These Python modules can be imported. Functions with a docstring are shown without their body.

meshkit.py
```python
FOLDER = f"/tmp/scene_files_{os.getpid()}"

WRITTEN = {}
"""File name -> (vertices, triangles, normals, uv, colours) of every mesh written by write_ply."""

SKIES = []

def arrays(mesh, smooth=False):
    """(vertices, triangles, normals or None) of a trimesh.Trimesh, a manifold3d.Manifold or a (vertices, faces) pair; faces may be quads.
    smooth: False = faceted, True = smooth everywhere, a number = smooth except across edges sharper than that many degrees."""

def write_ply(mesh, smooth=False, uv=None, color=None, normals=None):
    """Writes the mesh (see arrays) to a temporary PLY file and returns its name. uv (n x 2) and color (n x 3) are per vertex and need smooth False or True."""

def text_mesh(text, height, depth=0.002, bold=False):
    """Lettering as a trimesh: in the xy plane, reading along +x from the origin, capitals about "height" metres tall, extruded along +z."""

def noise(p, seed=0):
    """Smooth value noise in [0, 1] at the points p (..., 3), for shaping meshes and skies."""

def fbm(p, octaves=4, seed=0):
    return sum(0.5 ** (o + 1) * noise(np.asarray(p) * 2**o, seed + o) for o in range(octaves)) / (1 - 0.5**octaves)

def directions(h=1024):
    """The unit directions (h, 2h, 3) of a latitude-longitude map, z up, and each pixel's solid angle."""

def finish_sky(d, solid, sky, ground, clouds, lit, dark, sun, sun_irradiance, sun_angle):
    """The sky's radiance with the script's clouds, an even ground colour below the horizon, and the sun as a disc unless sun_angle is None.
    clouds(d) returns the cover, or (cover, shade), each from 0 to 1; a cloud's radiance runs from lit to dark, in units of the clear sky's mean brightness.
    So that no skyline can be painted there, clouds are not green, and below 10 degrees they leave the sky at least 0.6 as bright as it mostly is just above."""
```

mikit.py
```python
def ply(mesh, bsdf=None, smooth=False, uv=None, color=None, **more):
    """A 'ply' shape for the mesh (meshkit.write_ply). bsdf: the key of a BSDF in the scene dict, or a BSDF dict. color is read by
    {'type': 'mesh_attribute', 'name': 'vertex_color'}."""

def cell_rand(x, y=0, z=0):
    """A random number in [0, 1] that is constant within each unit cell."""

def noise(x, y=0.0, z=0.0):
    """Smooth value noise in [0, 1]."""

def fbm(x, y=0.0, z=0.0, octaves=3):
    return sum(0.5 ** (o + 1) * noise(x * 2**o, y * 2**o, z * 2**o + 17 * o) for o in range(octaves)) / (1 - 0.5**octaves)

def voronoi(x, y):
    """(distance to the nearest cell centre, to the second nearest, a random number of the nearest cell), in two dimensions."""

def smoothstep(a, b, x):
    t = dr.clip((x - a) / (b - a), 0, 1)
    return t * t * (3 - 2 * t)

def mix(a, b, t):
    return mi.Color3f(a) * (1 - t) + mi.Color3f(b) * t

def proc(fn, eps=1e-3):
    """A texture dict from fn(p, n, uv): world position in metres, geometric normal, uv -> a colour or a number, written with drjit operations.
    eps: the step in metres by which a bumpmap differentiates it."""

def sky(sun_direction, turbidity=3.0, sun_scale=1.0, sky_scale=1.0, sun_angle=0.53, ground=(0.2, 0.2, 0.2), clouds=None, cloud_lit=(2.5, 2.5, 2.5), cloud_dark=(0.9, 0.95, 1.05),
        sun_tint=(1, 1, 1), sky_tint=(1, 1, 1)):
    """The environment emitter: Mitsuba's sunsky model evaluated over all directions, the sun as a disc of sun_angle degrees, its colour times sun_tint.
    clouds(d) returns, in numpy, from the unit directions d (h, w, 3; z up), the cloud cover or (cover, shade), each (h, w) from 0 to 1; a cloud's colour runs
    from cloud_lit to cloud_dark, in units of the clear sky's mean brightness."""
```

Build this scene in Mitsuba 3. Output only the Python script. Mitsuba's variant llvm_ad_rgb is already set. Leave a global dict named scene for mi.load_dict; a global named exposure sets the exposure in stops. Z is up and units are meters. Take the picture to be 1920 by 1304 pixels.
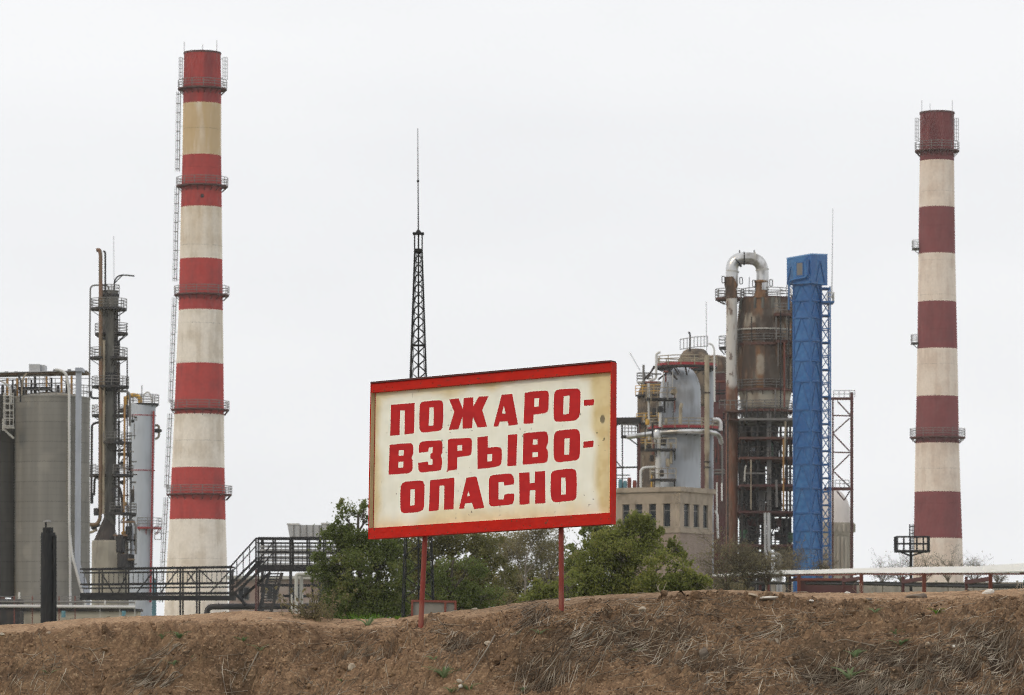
import math
import numpy as np
import trimesh
import shapely
import shapely.geometry as sg
import drjit as dr
import mitsuba as mi
import mikit
import meshkit

scene, labels = {}, {}
T = mi.ScalarTransform4f

# ------------------------------------------------------------------ camera
F, CX, CY, HORIZON = 7500.0, 960.0, 652.0, 1250.0          # a long lens, in pixels of the 1920 px photograph
EYE = np.array([0, 0, 1.6])
PITCH, ROLL = math.atan((HORIZON - CY) / F), 0.0035
FWD = np.array([0, math.cos(PITCH), math.sin(PITCH)])
_u, _r = np.array([0, -math.sin(PITCH), math.cos(PITCH)]), np.array([1.0, 0, 0])
RIGHT, UP = _r * math.cos(ROLL) + _u * math.sin(ROLL), _u * math.cos(ROLL) - _r * math.sin(ROLL)
scene['camera'] = {'type': 'thinlens', 'fov': math.degrees(2 * math.atan(960 / F)), 'fov_axis': 'x', 'aperture_radius': 0.0058, 'focus_distance': 34.3,
                   'near_clip': 0.5, 'far_clip': 9000.0,
                   'to_world': T().look_at(origin=EYE.tolist(), target=(EYE + FWD).tolist(), up=UP.tolist())}
# ------------------------------------------------------------------ light: bright overcast, the sun a wide soft patch behind the viewer
def clouds(d):
    n = meshkit.fbm(d * np.array([9.0, 9.0, 26.0]), 4, 5)
    return np.ones(d.shape[:2]), np.clip(0.42 - 1.6 * d[..., 2] + 0.9 * (n - 0.5), 0, 1)
scene['sky'] = mikit.sky((-0.72, -0.62, 0.66), turbidity=4, sun_scale=0.165, sun_angle=14, clouds=clouds, cloud_lit=(2.98, 3.01, 3.06), cloud_dark=(2.46, 2.51, 2.60),
                         ground=(0.16, 0.14, 0.11))
exposure = 1.8


# ------------------------------------------------------------------ placing: where the ray of a photograph pixel meets the upright plane y = D
def P(px, py, D):
    d = FWD + RIGHT * ((px - CX) / F) + UP * ((CY - py) / F)
    return EYE + d * (D / d[1])


def S(D):
    return D / F                                            # metres per photograph pixel at the distance D


# ------------------------------------------------------------------ materials
def rgb(c):
    return {'type': 'rgb', 'value': [float(x) for x in c]}


def mat(name, color, rough=0.7, metallic=0.0, spec=0.5, bump=None, scale=1.0, eps=1e-3):
    b = {'type': 'principled', 'base_color': mikit.proc(color) if callable(color) else rgb(color), 'roughness': rough, 'metallic': metallic, 'specular': spec}
    if bump is not None:
        b = {'type': 'bumpmap', 'arbitrary': mikit.proc(bump, eps), 'scale': scale, 'bsdf': b}
    scene['mat_' + name] = {'type': 'twosided', 'bsdf': b}
    return 'mat_' + name


N, FB, SS, MIX = mikit.noise, mikit.fbm, mikit.smoothstep, mikit.mix


def weather(base, dirt, amount=0.6, sc=1.0, streak=0.22, low=0.42, high=0.72):
    def fn(p, n, uv):
        a = FB(p.x * sc * 2.2, p.y * sc * 2.2, p.z * sc * streak * 2.2, 4)
        b = FB(p.x * sc * 0.7 + 9, p.y * sc * 0.7, p.z * sc * 0.7, 3)
        return MIX(base, dirt, SS(low, high, 0.6 * a + 0.4 * b) * amount)
    return fn


def chimney_paint(base, dirt, stain, z0, z1, joints):
    """Paint on cast concrete: run-off streaks, pour joints every 2.5 m or so, and smoke stain growing between the heights z0 and z1."""
    def fn(p, n, uv):
        a = FB(p.x * 1.6, p.y * 1.6, p.z * 0.09, 4)
        b = FB(p.x * 0.5 + 3, p.y * 0.5, p.z * 0.45, 4)
        c = MIX(base, dirt, SS(0.40, 0.68, 0.5 * a + 0.5 * b) * 0.9)
        fine = FB(p.x * 5, p.y * 5, p.z * 3.0, 2)
        c = c * (0.90 + 0.2 * fine)
        s = SS(z0, z1, p.z) * (0.35 + 0.9 * SS(0.3, 0.7, FB(p.x * 0.9, p.y * 0.9, p.z * 0.12 + 40, 3)))
        c = MIX(c, stain, dr.clip(s, 0, 1) * 0.85)
        q = p.z / 5.4 + 0.02 * N(p.x * 0.8, p.y * 0.8)
        line = 1 - SS(0.0, 0.016, dr.abs(q - dr.round(q)))
        return c * (1 - joints * line * N(p.x * 2, p.y * 2, p.z * 0.1))
    return fn


zt = P(380, 100, 550)[2]
M_WL = mat('white_band_l', chimney_paint((0.75, 0.695, 0.62), (0.58, 0.51, 0.42), (0.50, 0.35, 0.17), zt - 34, zt - 8, 0.4), 0.85)
M_RL = mat('red_band_l', chimney_paint((0.40, 0.045, 0.040), (0.30, 0.04, 0.038), (0.17, 0.03, 0.035), zt - 26, zt + 12, 0.3), 0.85)
zr = P(1757, 212, 620)[2]
M_WR = mat('white_band_r', chimney_paint((0.72, 0.63, 0.55), (0.60, 0.49, 0.41), (0.46, 0.24, 0.10), zr - 12, zr + 6, 0.3), 0.85)
M_RR = mat('red_band_r', chimney_paint((0.20, 0.052, 0.056), (0.165, 0.046, 0.050), (0.09, 0.02, 0.025), zr - 20, zr + 4, 0.3), 0.85)
M_BLK = mat('black_steel', weather((0.010, 0.011, 0.014), (0.028, 0.026, 0.024), 0.6), 0.6, 0, 0.3)
M_DARK = mat('dark_steel', weather((0.022, 0.023, 0.027), (0.060, 0.045, 0.034), 0.7), 0.65, 0, 0.35)
M_RAIL = mat('grey_rail', (0.16, 0.155, 0.15), 0.6)
M_RAILP = mat('pale_rail', (0.42, 0.41, 0.38), 0.6)
M_RUSTP = mat('rust_paint', weather((0.17, 0.045, 0.032), (0.10, 0.045, 0.03), 0.7), 0.7)
M_MAROON = mat('maroon_steel', weather((0.085, 0.026, 0.026), (0.06, 0.035, 0.028), 0.7), 0.65)
M_REDP = mat('red_trim', weather((0.30, 0.028, 0.035), (0.16, 0.03, 0.03), 0.6), 0.6)
M_ORANGE = mat('ochre_pipe', weather((0.36, 0.19, 0.05), (0.22, 0.12, 0.05), 0.6), 0.6)
M_YELL = mat('yellow_pipe', weather((0.52, 0.30, 0.04), (0.34, 0.19, 0.05), 0.5), 0.5)
M_TANP = mat('tan_pipe', weather((0.33, 0.285, 0.21), (0.13, 0.095, 0.065), 0.85, 1.3), 0.7)
M_BROWNP = mat('brown_pipe', weather((0.15, 0.105, 0.062), (0.20, 0.085, 0.05), 0.8), 0.6)
M_PALE = mat('pale_metal', weather((0.56, 0.56, 0.55), (0.36, 0.35, 0.33), 0.6), 0.45)
M_WHITEP = mat('white_cover', weather((0.90, 0.90, 0.91), (0.80, 0.80, 0.80), 0.4, 0.3), 0.5)
M_SILVER = mat('silver_cladding', weather((0.60, 0.60, 0.60), (0.24, 0.22, 0.20), 0.9, 0.7, 0.5, 0.45, 0.7), 0.30, 0.85)
M_DUCT = mat('blue_grey_duct', weather((0.33, 0.36, 0.42), (0.24, 0.26, 0.30), 0.5), 0.5)


def silo_fn(p, n, uv):
    q = p.z / 0.62
    line = 1 - SS(0.0, 0.09, dr.abs(q - dr.round(q)))
    a = FB(p.x * 1.3, p.y * 1.3, p.z * 0.05, 4)
    b = FB(p.x * 0.6 + 5, p.y * 0.6, p.z * 0.5, 3)
    c = MIX((0.225, 0.218, 0.198), (0.142, 0.138, 0.127), 0.6 * SS(0.3, 0.75, a))
    c = MIX(c, (0.27, 0.21, 0.125), SS(0.60, 0.78, FB(p.x * 0.8 + 31, p.y * 0.8, p.z * 0.03, 3)) * 0.8)
    c = MIX(c, (0.28, 0.265, 0.235), SS(0.5, 0.75, b) * 0.5)
    plate = mikit.cell_rand(dr.floor(p.z / 1.86), dr.floor((p.x + 0.7 * p.y) / 3.1))
    seam = 1 - SS(0.0, 0.035, dr.abs(p.z / 1.86 - dr.round(p.z / 1.86)))
    return c * (0.93 + 0.14 * plate) * (1 - 0.10 * line) * (1 - 0.22 * seam)


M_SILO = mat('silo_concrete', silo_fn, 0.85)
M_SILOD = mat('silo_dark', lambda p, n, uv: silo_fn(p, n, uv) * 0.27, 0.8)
M_COL = mat('column_steel', weather((0.125, 0.122, 0.108), (0.055, 0.052, 0.050), 0.9, 0.8), 0.7)
M_CONE = mat('column_cone', weather((0.055, 0.045, 0.042), (0.035, 0.033, 0.033), 0.8), 0.8)
M_CONC = mat('concrete', weather((0.30, 0.28, 0.235), (0.19, 0.17, 0.14), 0.8), 0.9)
M_PALEBLUE = mat('pale_blue_paint', weather((0.42, 0.46, 0.52), (0.31, 0.34, 0.38), 0.6, 0.6), 0.55)
M_VESSEL = mat('vessel_paint', weather((0.39, 0.42, 0.47), (0.17, 0.17, 0.175), 0.85, 0.8, 0.10, 0.42, 0.70), 0.55)
M_TEAL = mat('teal_paint', weather((0.09, 0.22, 0.26), (0.07, 0.14, 0.17), 0.6), 0.6)
M_GREEN = mat('green_machine', (0.05, 0.13, 0.075), 0.6)
M_ORM = mat('orange_machine', (0.42, 0.12, 0.03), 0.6)


def blue_fn(p, n, uv):
    a = FB(p.x * 0.9, p.y * 0.9, p.z * 0.16, 4)
    b = FB(p.x * 2.5 + 7, p.y * 2.5, p.z * 2.5, 3)
    c = MIX((0.012, 0.094, 0.300), (0.036, 0.158, 0.375), SS(0.32, 0.68, 0.6 * a + 0.4 * b))
    s = SS(0.62, 0.78, FB(p.x * 2.2 + 5, p.y * 2.2, p.z * 0.10, 3))
    return MIX(c, (0.06, 0.10, 0.17), s * 0.55)


M_BLUE = mat('blue_paint', blue_fn, 0.5)
M_BLUED = mat('blue_brace_paint', weather((0.015, 0.100, 0.295), (0.02, 0.085, 0.23), 0.5), 0.5)
M_BLUEROOF = mat('blue_roof', (0.16, 0.33, 0.62), 0.4)


def rust_fn(p, n, uv):
    a = FB(p.x * 1.3, p.y * 1.3, p.z * 0.22, 4)
    b = FB(p.x * 0.7 + 11, p.y * 0.7, p.z * 0.40, 4)
    c = FB(p.x * 2.6, p.y * 2.6, p.z * 1.2, 3)
    k = MIX((0.105, 0.066, 0.045), (0.20, 0.105, 0.052), SS(0.42, 0.68, a))
    k = MIX(k, (0.33, 0.30, 0.25), SS(0.50, 0.64, b) * 0.8)
    k = MIX(k, (0.045, 0.036, 0.032), SS(0.44, 0.62, FB(p.x * 1.4 + 3, p.y * 1.4, p.z * 0.22 + 8, 3)) * 0.75)
    return k * (0.75 + 0.5 * c)


M_RUST = mat('rusted_steel', rust_fn, 0.9)
M_PALESKIRT = mat('stained_cone', weather((0.44, 0.41, 0.34), (0.15, 0.09, 0.055), 0.85, 0.7, 0.15), 0.85)
M_FLOORRUST = mat('rusty_floor', weather((0.105, 0.045, 0.035), (0.05, 0.035, 0.032), 0.8), 0.8)


def riser_fn(p, n, uv):
    a = FB(p.x * 1.5, p.y * 1.5, p.z * 0.3, 4)
    c = FB(p.x * 3, p.y * 3, p.z * 1.1, 3)
    top = MIX((0.52, 0.50, 0.47), (0.26, 0.20, 0.16), SS(0.50, 0.70, a))
    top = MIX(top, (0.10, 0.06, 0.045), SS(0.66, 0.72, c) * 0.8)
    low = MIX((0.20, 0.085, 0.05), (0.13, 0.07, 0.045), SS(0.4, 0.6, a))
    low = MIX(low, (0.27, 0.20, 0.16), SS(0.55, 0.75, c) * 0.35)
    return MIX(low, top, SS(-0.35, 0.35, p.z - RISER_Z + 1.6 * (a - 0.5)))


RISER_Z = float(P(1369, 727, 414)[2])
M_RISER = mat('riser_paint', riser_fn, 0.75)
M_REGEN = mat('brown_lagging', weather((0.170, 0.130, 0.092), (0.065, 0.055, 0.048), 0.9, 0.7, 0.6, 0.38, 0.62), 0.85)
M_DOME = mat('dome_shell', weather((0.56, 0.52, 0.50), (0.44, 0.40, 0.37), 0.6, 0.5), 0.7)
M_DOMEC = mat('silo_ribs', weather((0.36, 0.33, 0.28), (0.20, 0.17, 0.14), 0.7, 0.5), 0.9)


def brick_fn(p, n, uv):
    h = p.x * 0.8 + p.y * 0.6
    row = dr.floor(p.z / 0.077)
    u = h / 0.26 + 0.5 * (row - 2 * dr.floor(row / 2))
    k = mikit.cell_rand(dr.floor(u), row)
    c = MIX((0.275, 0.215, 0.180), (0.225, 0.170, 0.140), k)
    fz, fu = p.z / 0.077 - row, u - dr.floor(u)
    joint = dr.maximum(1 - SS(0.0, 0.16, dr.minimum(fz, 1 - fz)), 1 - SS(0.0, 0.06, dr.minimum(fu, 1 - fu)))
    c = MIX(c, (0.30, 0.28, 0.25), joint * 0.45)
    s = FB(p.x * 0.9, p.y * 0.9, p.z * 0.25, 4)
    return c * (0.78 + 0.40 * s)


M_BRICK = mat('brick', brick_fn, 0.9)
M_CORN = mat('stucco', weather((0.34, 0.285, 0.225), (0.20, 0.165, 0.13), 0.8, 1.2, 0.5), 0.95)
M_GLASS = mat('dark_glass', (0.016, 0.020, 0.026), 0.25, 0.0, 0.25)
M_INNER = mat('dark_interior', (0.03, 0.03, 0.032), 0.8)
M_PINK = mat('pink_brick', weather((0.30, 0.22, 0.19), (0.36, 0.34, 0.32), 0.8, 0.4, 1.0), 0.9)
M_BEIGE = mat('beige_render', weather((0.38, 0.35, 0.28), (0.24, 0.22, 0.18), 0.8, 0.6), 0.9)
M_HOPPER = mat('galvanised_sheet', weather((0.40, 0.41, 0.42), (0.28, 0.28, 0.28), 0.7, 0.7), 0.5)

# ------------------------------------------------------------------ scene bookkeeping
_count = {}


def unique(key):
    k = _count.get(key, 0)
    _count[key] = k + 1
    return key if k == 0 else f'{key}_{k:03d}'


def thing(name, label, category, group=None):
    key = unique(name)
    labels[key] = {'label': label, 'category': category}
    if group:
        labels[key]['group'] = group
    return key


def put(key, mesh, m, smooth=False):
    if isinstance(mesh, MB):
        mesh = mesh.done()
    scene[key] = mikit.ply(mesh, m, smooth)
    return key


def part(parent, name, mesh, m, smooth=False, label=None, stuff=False):
    key = put(unique(parent + '__' + name), mesh, m, smooth)
    if label:
        labels[key] = {'label': label}
    if stuff:
        labels.setdefault(key, {})['kind'] = 'stuff'
    return key


def solo(name, mesh, m, label, category=None, smooth=False, group=None, kind=None):
    key = put(unique(name), mesh, m, smooth)
    labels[key] = {'label': label}
    if category:
        labels[key]['category'] = category
    if group:
        labels[key]['group'] = group
    if kind:
        labels[key]['kind'] = kind
    return key


# ------------------------------------------------------------------ mesh helpers
class MB:
    """Collects (vertices, triangles)."""
    def __init__(self):
        self.v, self.f, self.n = [], [], 0

    def add(self, m):
        v, f = (m.v, m.f) if False else m
        v, f = np.asarray(v, float), np.asarray(f, int)
        if f.shape[1] == 4:
            f = np.vstack([f[:, [0, 1, 2]], f[:, [0, 2, 3]]])
        self.v.append(v)
        self.f.append(f + self.n)
        self.n += len(v)
        return self

    def done(self):
        return np.vstack(self.v), np.vstack(self.f)


BOXF = np.array([[0, 2, 3, 1], [4, 5, 7, 6], [0, 1, 5, 4], [2, 6, 7, 3], [0, 4, 6, 2], [1, 3, 7, 5]])


def hexa(c):
    """Box from 8 corners ordered x-y-z bits (index = 4*x + 2*y + z)."""
    return np.asarray(c, float), np.array([[0, 1, 3, 2], [4, 6, 7, 5], [0, 4, 5, 1], [2, 3, 7, 6], [0, 2, 6, 4], [1, 5, 7, 3]])


def box(lo, hi):
    return hexa([[x, y, z] for x in (lo[0], hi[0]) for y in (lo[1], hi[1]) for z in (lo[2], hi[2])])


def beam(p, q, w, h=None):
    """A square bar from p to q, w wide sideways and h deep."""
    p, q = np.asarray(p, float), np.asarray(q, float)
    h = w if h is None else h
    t = (q - p) / np.linalg.norm(q - p)
    a = np.cross(t, [0, 1, 0] if abs(t[1]) < 0.9 else [0, 0, 1])
    a /= np.linalg.norm(a)
    b = np.cross(t, a)
    return hexa([e + a * sx * w / 2 + b * sy * h / 2 for e in (p, q) for sx in (-1, 1) for sy in (-1, 1)])


def tube(pts, r, n=8, caps=True):
    """A round tube along the points; r a number or one per point."""
    p = np.asarray(pts, float)
    rr = np.broadcast_to(np.asarray(r, float), (len(p),))
    t = np.gradient(p, axis=0) if len(p) > 2 else np.repeat(p[1:] - p[:1], 2, 0)
    t /= np.linalg.norm(t, axis=1, keepdims=True) + 1e-12
    a = np.zeros_like(p)
    ref = np.array([0, 0, 1.0]) if abs(t[0, 2]) < 0.9 else np.array([1.0, 0, 0])
    for i in range(len(p)):
        ref = ref - t[i] * (ref @ t[i])
        ref /= np.linalg.norm(ref) + 1e-12
        a[i] = ref
    b = np.cross(t, a)
    g = np.arange(n) * 2 * np.pi / n
    v = (p[:, None] + rr[:, None, None] * (np.cos(g)[None, :, None] * a[:, None] + np.sin(g)[None, :, None] * b[:, None])).reshape(-1, 3)
    i, j = np.meshgrid(np.arange(len(p) - 1), np.arange(n), indexing='ij')
    q = np.stack([i * n + j, i * n + (j + 1) % n, (i + 1) * n + (j + 1) % n, (i + 1) * n + j], -1).reshape(-1, 4)
    f = np.vstack([q[:, [0, 1, 2]], q[:, [0, 2, 3]]])
    if caps:
        k = len(v)
        c0, c1 = v[:n], v[-n:]
        v = np.vstack([v, c0, c1, p[:1], p[-1:]])
        j = np.arange(n)
        f = np.vstack([f, np.stack([k + (j + 1) % n, k + j, j * 0 + k + 2 * n], 1), np.stack([k + n + j, k + n + (j + 1) % n, j * 0 + k + 2 * n + 1], 1)])
    return v, f


def bend(pts, R, k=6):
    """Rounds the corners of a polyline."""
    p = [np.asarray(x, float) for x in pts]
    out = [p[0]]
    for a, b, c in zip(p, p[1:], p[2:]):
        la, lc = np.linalg.norm(a - b), np.linalg.norm(c - b)
        d = min(R, la * 0.49, lc * 0.49)
        s, e = b + (a - b) / la * d, b + (c - b) / lc * d
        for u in np.linspace(0, 1, k):
            out.append(s * (1 - u) ** 2 + 2 * b * u * (1 - u) + e * u * u)
    out.append(p[-1])
    return np.array(out)


def rings(cs, rs, n=48, cap0=True, cap1=True):
    """A stack of level rings with centres cs and radii rs, bottom or top first."""
    cs, rs = np.asarray(cs, float), np.asarray(rs, float)
    g = np.arange(n) * 2 * np.pi / n
    v = (cs[:, None] + rs[:, None, None] * np.stack([np.cos(g), np.sin(g), 0 * g], 1)[None]).reshape(-1, 3)
    i, j = np.meshgrid(np.arange(len(cs) - 1), np.arange(n), indexing='ij')
    q = np.stack([i * n + j, i * n + (j + 1) % n, (i + 1) * n + (j + 1) % n, (i + 1) * n + j], -1).reshape(-1, 4)
    if cs[0, 2] > cs[-1, 2]:
        q = q[:, ::-1]
    f = np.vstack([q[:, [0, 1, 2]], q[:, [0, 2, 3]]])
    for on, o, c in ((cap0, 0, cs[0]), (cap1, (len(cs) - 1) * n, cs[-1])):
        if on:
            k = len(v)
            v = np.vstack([v, v[o:o + n], [c]])
            jj = np.arange(n)
            f = np.vstack([f, np.stack([k + jj, k + (jj + 1) % n, jj * 0 + k + n], 1)])
    return v, f


def lath(D, rows, n=48, cap0=True, cap1=True):
    """rows of (py, left px, right px): a round body as the photograph outlines it at the distance D."""
    return rings([P((l + r) / 2, y, D) for y, l, r in rows], [(r - l) / 2 * S(D) for y, l, r in rows], n, cap0, cap1)


def sector(c, r0, r1, th, a0=0.0, a1=360.0, n=40):
    """A level ring plate (or a sector of it), top at c."""
    full = a1 - a0 >= 359.9
    g = np.radians(np.linspace(a0, a1, n + 1))
    d = np.stack([np.cos(g), np.sin(g), 0 * g], 1)
    c = np.asarray(c, float)
    lo = np.array([0, 0, th])
    v = np.vstack([c + d * r0, c + d * r1, c + d * r1 - lo, c + d * r0 - lo])
    m = n + 1
    q = []
    for k in range(4):
        a, b = k * m, ((k + 1) % 4) * m
        q += [[a + i, b + i, b + i + 1, a + i + 1] for i in range(n)]
    if not full:
        q += [[0, 3 * m, 2 * m, m], [n, m + n, 2 * m + n, 3 * m + n]]
    return v, np.array(q)


def rail(mb, pts, h, step, r, levels=(0.5, 1.0), closed=False):
    """A handrail with posts over the deck points."""
    pts = np.asarray(pts, float)
    if closed:
        pts = np.vstack([pts, pts[:1]])
    up = np.array([0, 0, h])
    seg = np.linalg.norm(np.diff(pts, axis=0), axis=1)
    at = np.concatenate([[0], np.cumsum(seg)])
    k = max(1, int(round(at[-1] / step)))
    for s in np.linspace(0, at[-1], k + 1):
        q = np.array([np.interp(s, at, pts[:, i]) for i in range(3)])
        mb.add(tube([q, q + up], r, 4, False))
    for lv in levels:
        mb.add(tube(pts + up * lv, r, 4, False))


def circle(c, r, a0=0.0, a1=360.0, n=28):
    g = np.radians(np.linspace(a0, a1, n + 1))
    return np.asarray(c, float) + np.stack([np.cos(g), np.sin(g), 0 * g], 1) * r


def platform(parent, D, cx, cy, rin, rout, th=3.0, railpx=16, arc=(0, 360), m=None, mr=None, brackets=10, rr=0.035, name='platform', levels=(0.35, 0.68, 1.0), step=1.3, drop=10):
    """A round service platform (pixels at the distance D): deck with a railing and brackets under it as its sub-parts."""
    m, mr = m or M_DARK, mr or M_RAIL
    s, c = S(D), P(cx, cy, D)
    k = part(parent, name, sector(c, rin * s, rout * s, th * s, *arc), m)
    full = arc[1] - arc[0] >= 359.9
    mb = MB()
    rail(mb, circle(c, (rout - 0.4) * s, *arc)[:-1 if full else None], railpx * s, step, rr, levels, full)
    part(k, 'railing', mb, mr)
    if brackets:
        mb = MB()
        for a in np.radians(np.linspace(arc[0] + 6, arc[1] - 6, brackets)):
            d = np.array([math.cos(a), math.sin(a), 0])
            lo = c - np.array([0, 0, (th + drop) * s])
            mb.add(beam(lo + d * rin * s * 1.01, c - np.array([0, 0, th * s]) + d * (rout - 1.5) * s, 1.3 * s))
        part(k, 'brackets', mb, m, stuff=True)
    return k


def caged_ladder(mb, p, q, w, depth, hoop, r, out=(-1, 0, 0)):
    """Stiles, rungs and safety hoops from p up to q; the cage stands out along 'out'."""
    p, q, out = (np.asarray(x, float) for x in (p, q, out))
    side = np.cross(out, [0, 0, 1.0])
    for s in (-1, 1):
        mb.add(tube([p + side * s * w / 2, q + side * s * w / 2], r, 4, False))
    L = np.linalg.norm(q - p)
    for t in np.arange(0.25, L, 0.5):
        c = p + (q - p) * t / L
        mb.add(tube([c - side * w / 2, c + side * w / 2], r * 0.7, 3, False))
    g = np.radians(np.linspace(-90, 90, 7))
    for t in np.arange(hoop * 0.3, L, hoop):
        c = p + (q - p) * t / L
        mb.add(tube([c + side * math.sin(a) * w * 0.55 + out * math.cos(a) * depth for a in g], r, 4, False))
    for a in np.radians([-55, 0, 55]):
        o = side * math.sin(a) * w * 0.55 + out * math.cos(a) * depth
        mb.add(tube([p + o, q + o], r * 0.8, 4, False))

# ================================================================== GROUND AND EARTH BANK
M_GROUND = mat('plain_ground', lambda p, n, uv: MIX((0.20, 0.17, 0.12), (0.10, 0.13, 0.06), SS(0.4, 0.6, FB(p.x * 0.05, p.y * 0.05, 0, 4))), 0.95)
g0 = np.linspace(-720, 720, 41)
gx, gy = np.meshgrid(g0, g0 + 620)
gi = np.arange(41 * 41).reshape(41, 41)
solo('ground', (np.stack([gx.ravel(), gy.ravel(), 0 * gx.ravel()], 1), np.stack([gi[:-1, :-1], gi[:-1, 1:], gi[1:, 1:], gi[1:, :-1]], -1).reshape(-1, 4)),
     M_GROUND, 'flat ground of the plant behind the bank', kind='structure')

YC = 35.8                                                   # the bank's crest
_crest = [(0, 1172), (60, 1170), (150, 1161), (250, 1156), (330, 1155), (400, 1150), (460, 1146), (540, 1149), (590, 1156), (640, 1162), (700, 1161), (760, 1158), (800, 1151), (850, 1146),
          (900, 1143), (960, 1133), (1010, 1126), (1060, 1123), (1120, 1117), (1200, 1113), (1290, 1108), (1340, 1106), (1420, 1109), (1500, 1112), (1600, 1113), (1700, 1111), (1800, 1109),
          (1870, 1107), (1920, 1104)]
_cp = np.array([P(a, b, YC) for a, b in _crest])
# pits and hollows in the face: photograph pixel, half sizes in metres, depth
_pits = [(447, 1282, .16, .10, .16), (1240, 1240, .10, .05, .06), (1545, 1262, .22, .10, .14), (1010, 1270, .16, .08, .11), (785, 1166, .10, .12, .07), (1310, 1243, .12, .06, .08), (1070, 1136, .10, .06, .05),
         (660, 1196, .10, .07, .06), (1230, 1236, .12, .07, .07), (840, 1200, .12, .05, .05), (1875, 1240, .10, .08, .10), (100, 1185, .05, .05, .04), (600, 1220, .10, .06, .07), (1660, 1160, .18, .05, .05),
         (1120, 1205, .30, .04, .06), (300, 1230, .07, .06, .05), (1700, 1250, .14, .06, .07), (1400, 1190, .25, .04, .05)]


def bank_base(x, y):
    c = np.interp(x, _cp[:, 0], _cp[:, 2])
    c = c + np.where(np.abs(x) > 4.7, 0.25 * (meshkit.noise(np.stack([x * 0.3, 0 * x, 0 * x], -1), 3) - 0.5) * np.clip((np.abs(x) - 4.7) / 3, 0, 1), 0)
    k = np.interp(x, [-5, -2.2, -0.8, 0.45, 3, 5], [1.55, 1.45, 1.22, 1.02, 1.0, 1.05])
    t = YC - y
    front = np.interp(t * k, [0, 0.9, 1.8, 2.2, 2.8, 3.6, 5.5, 7.0, 60], [0, .11, .27, .46, .80, 1.25, 2.05, 2.6, 2.6])
    back = np.interp(-t, [0, 0.6, 2.0, 8.0, 60], [0, 0.06, 0.42, 2.6, 2.6])
    return np.maximum(c - np.where(t > 0, front, back), -0.15)


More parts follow.
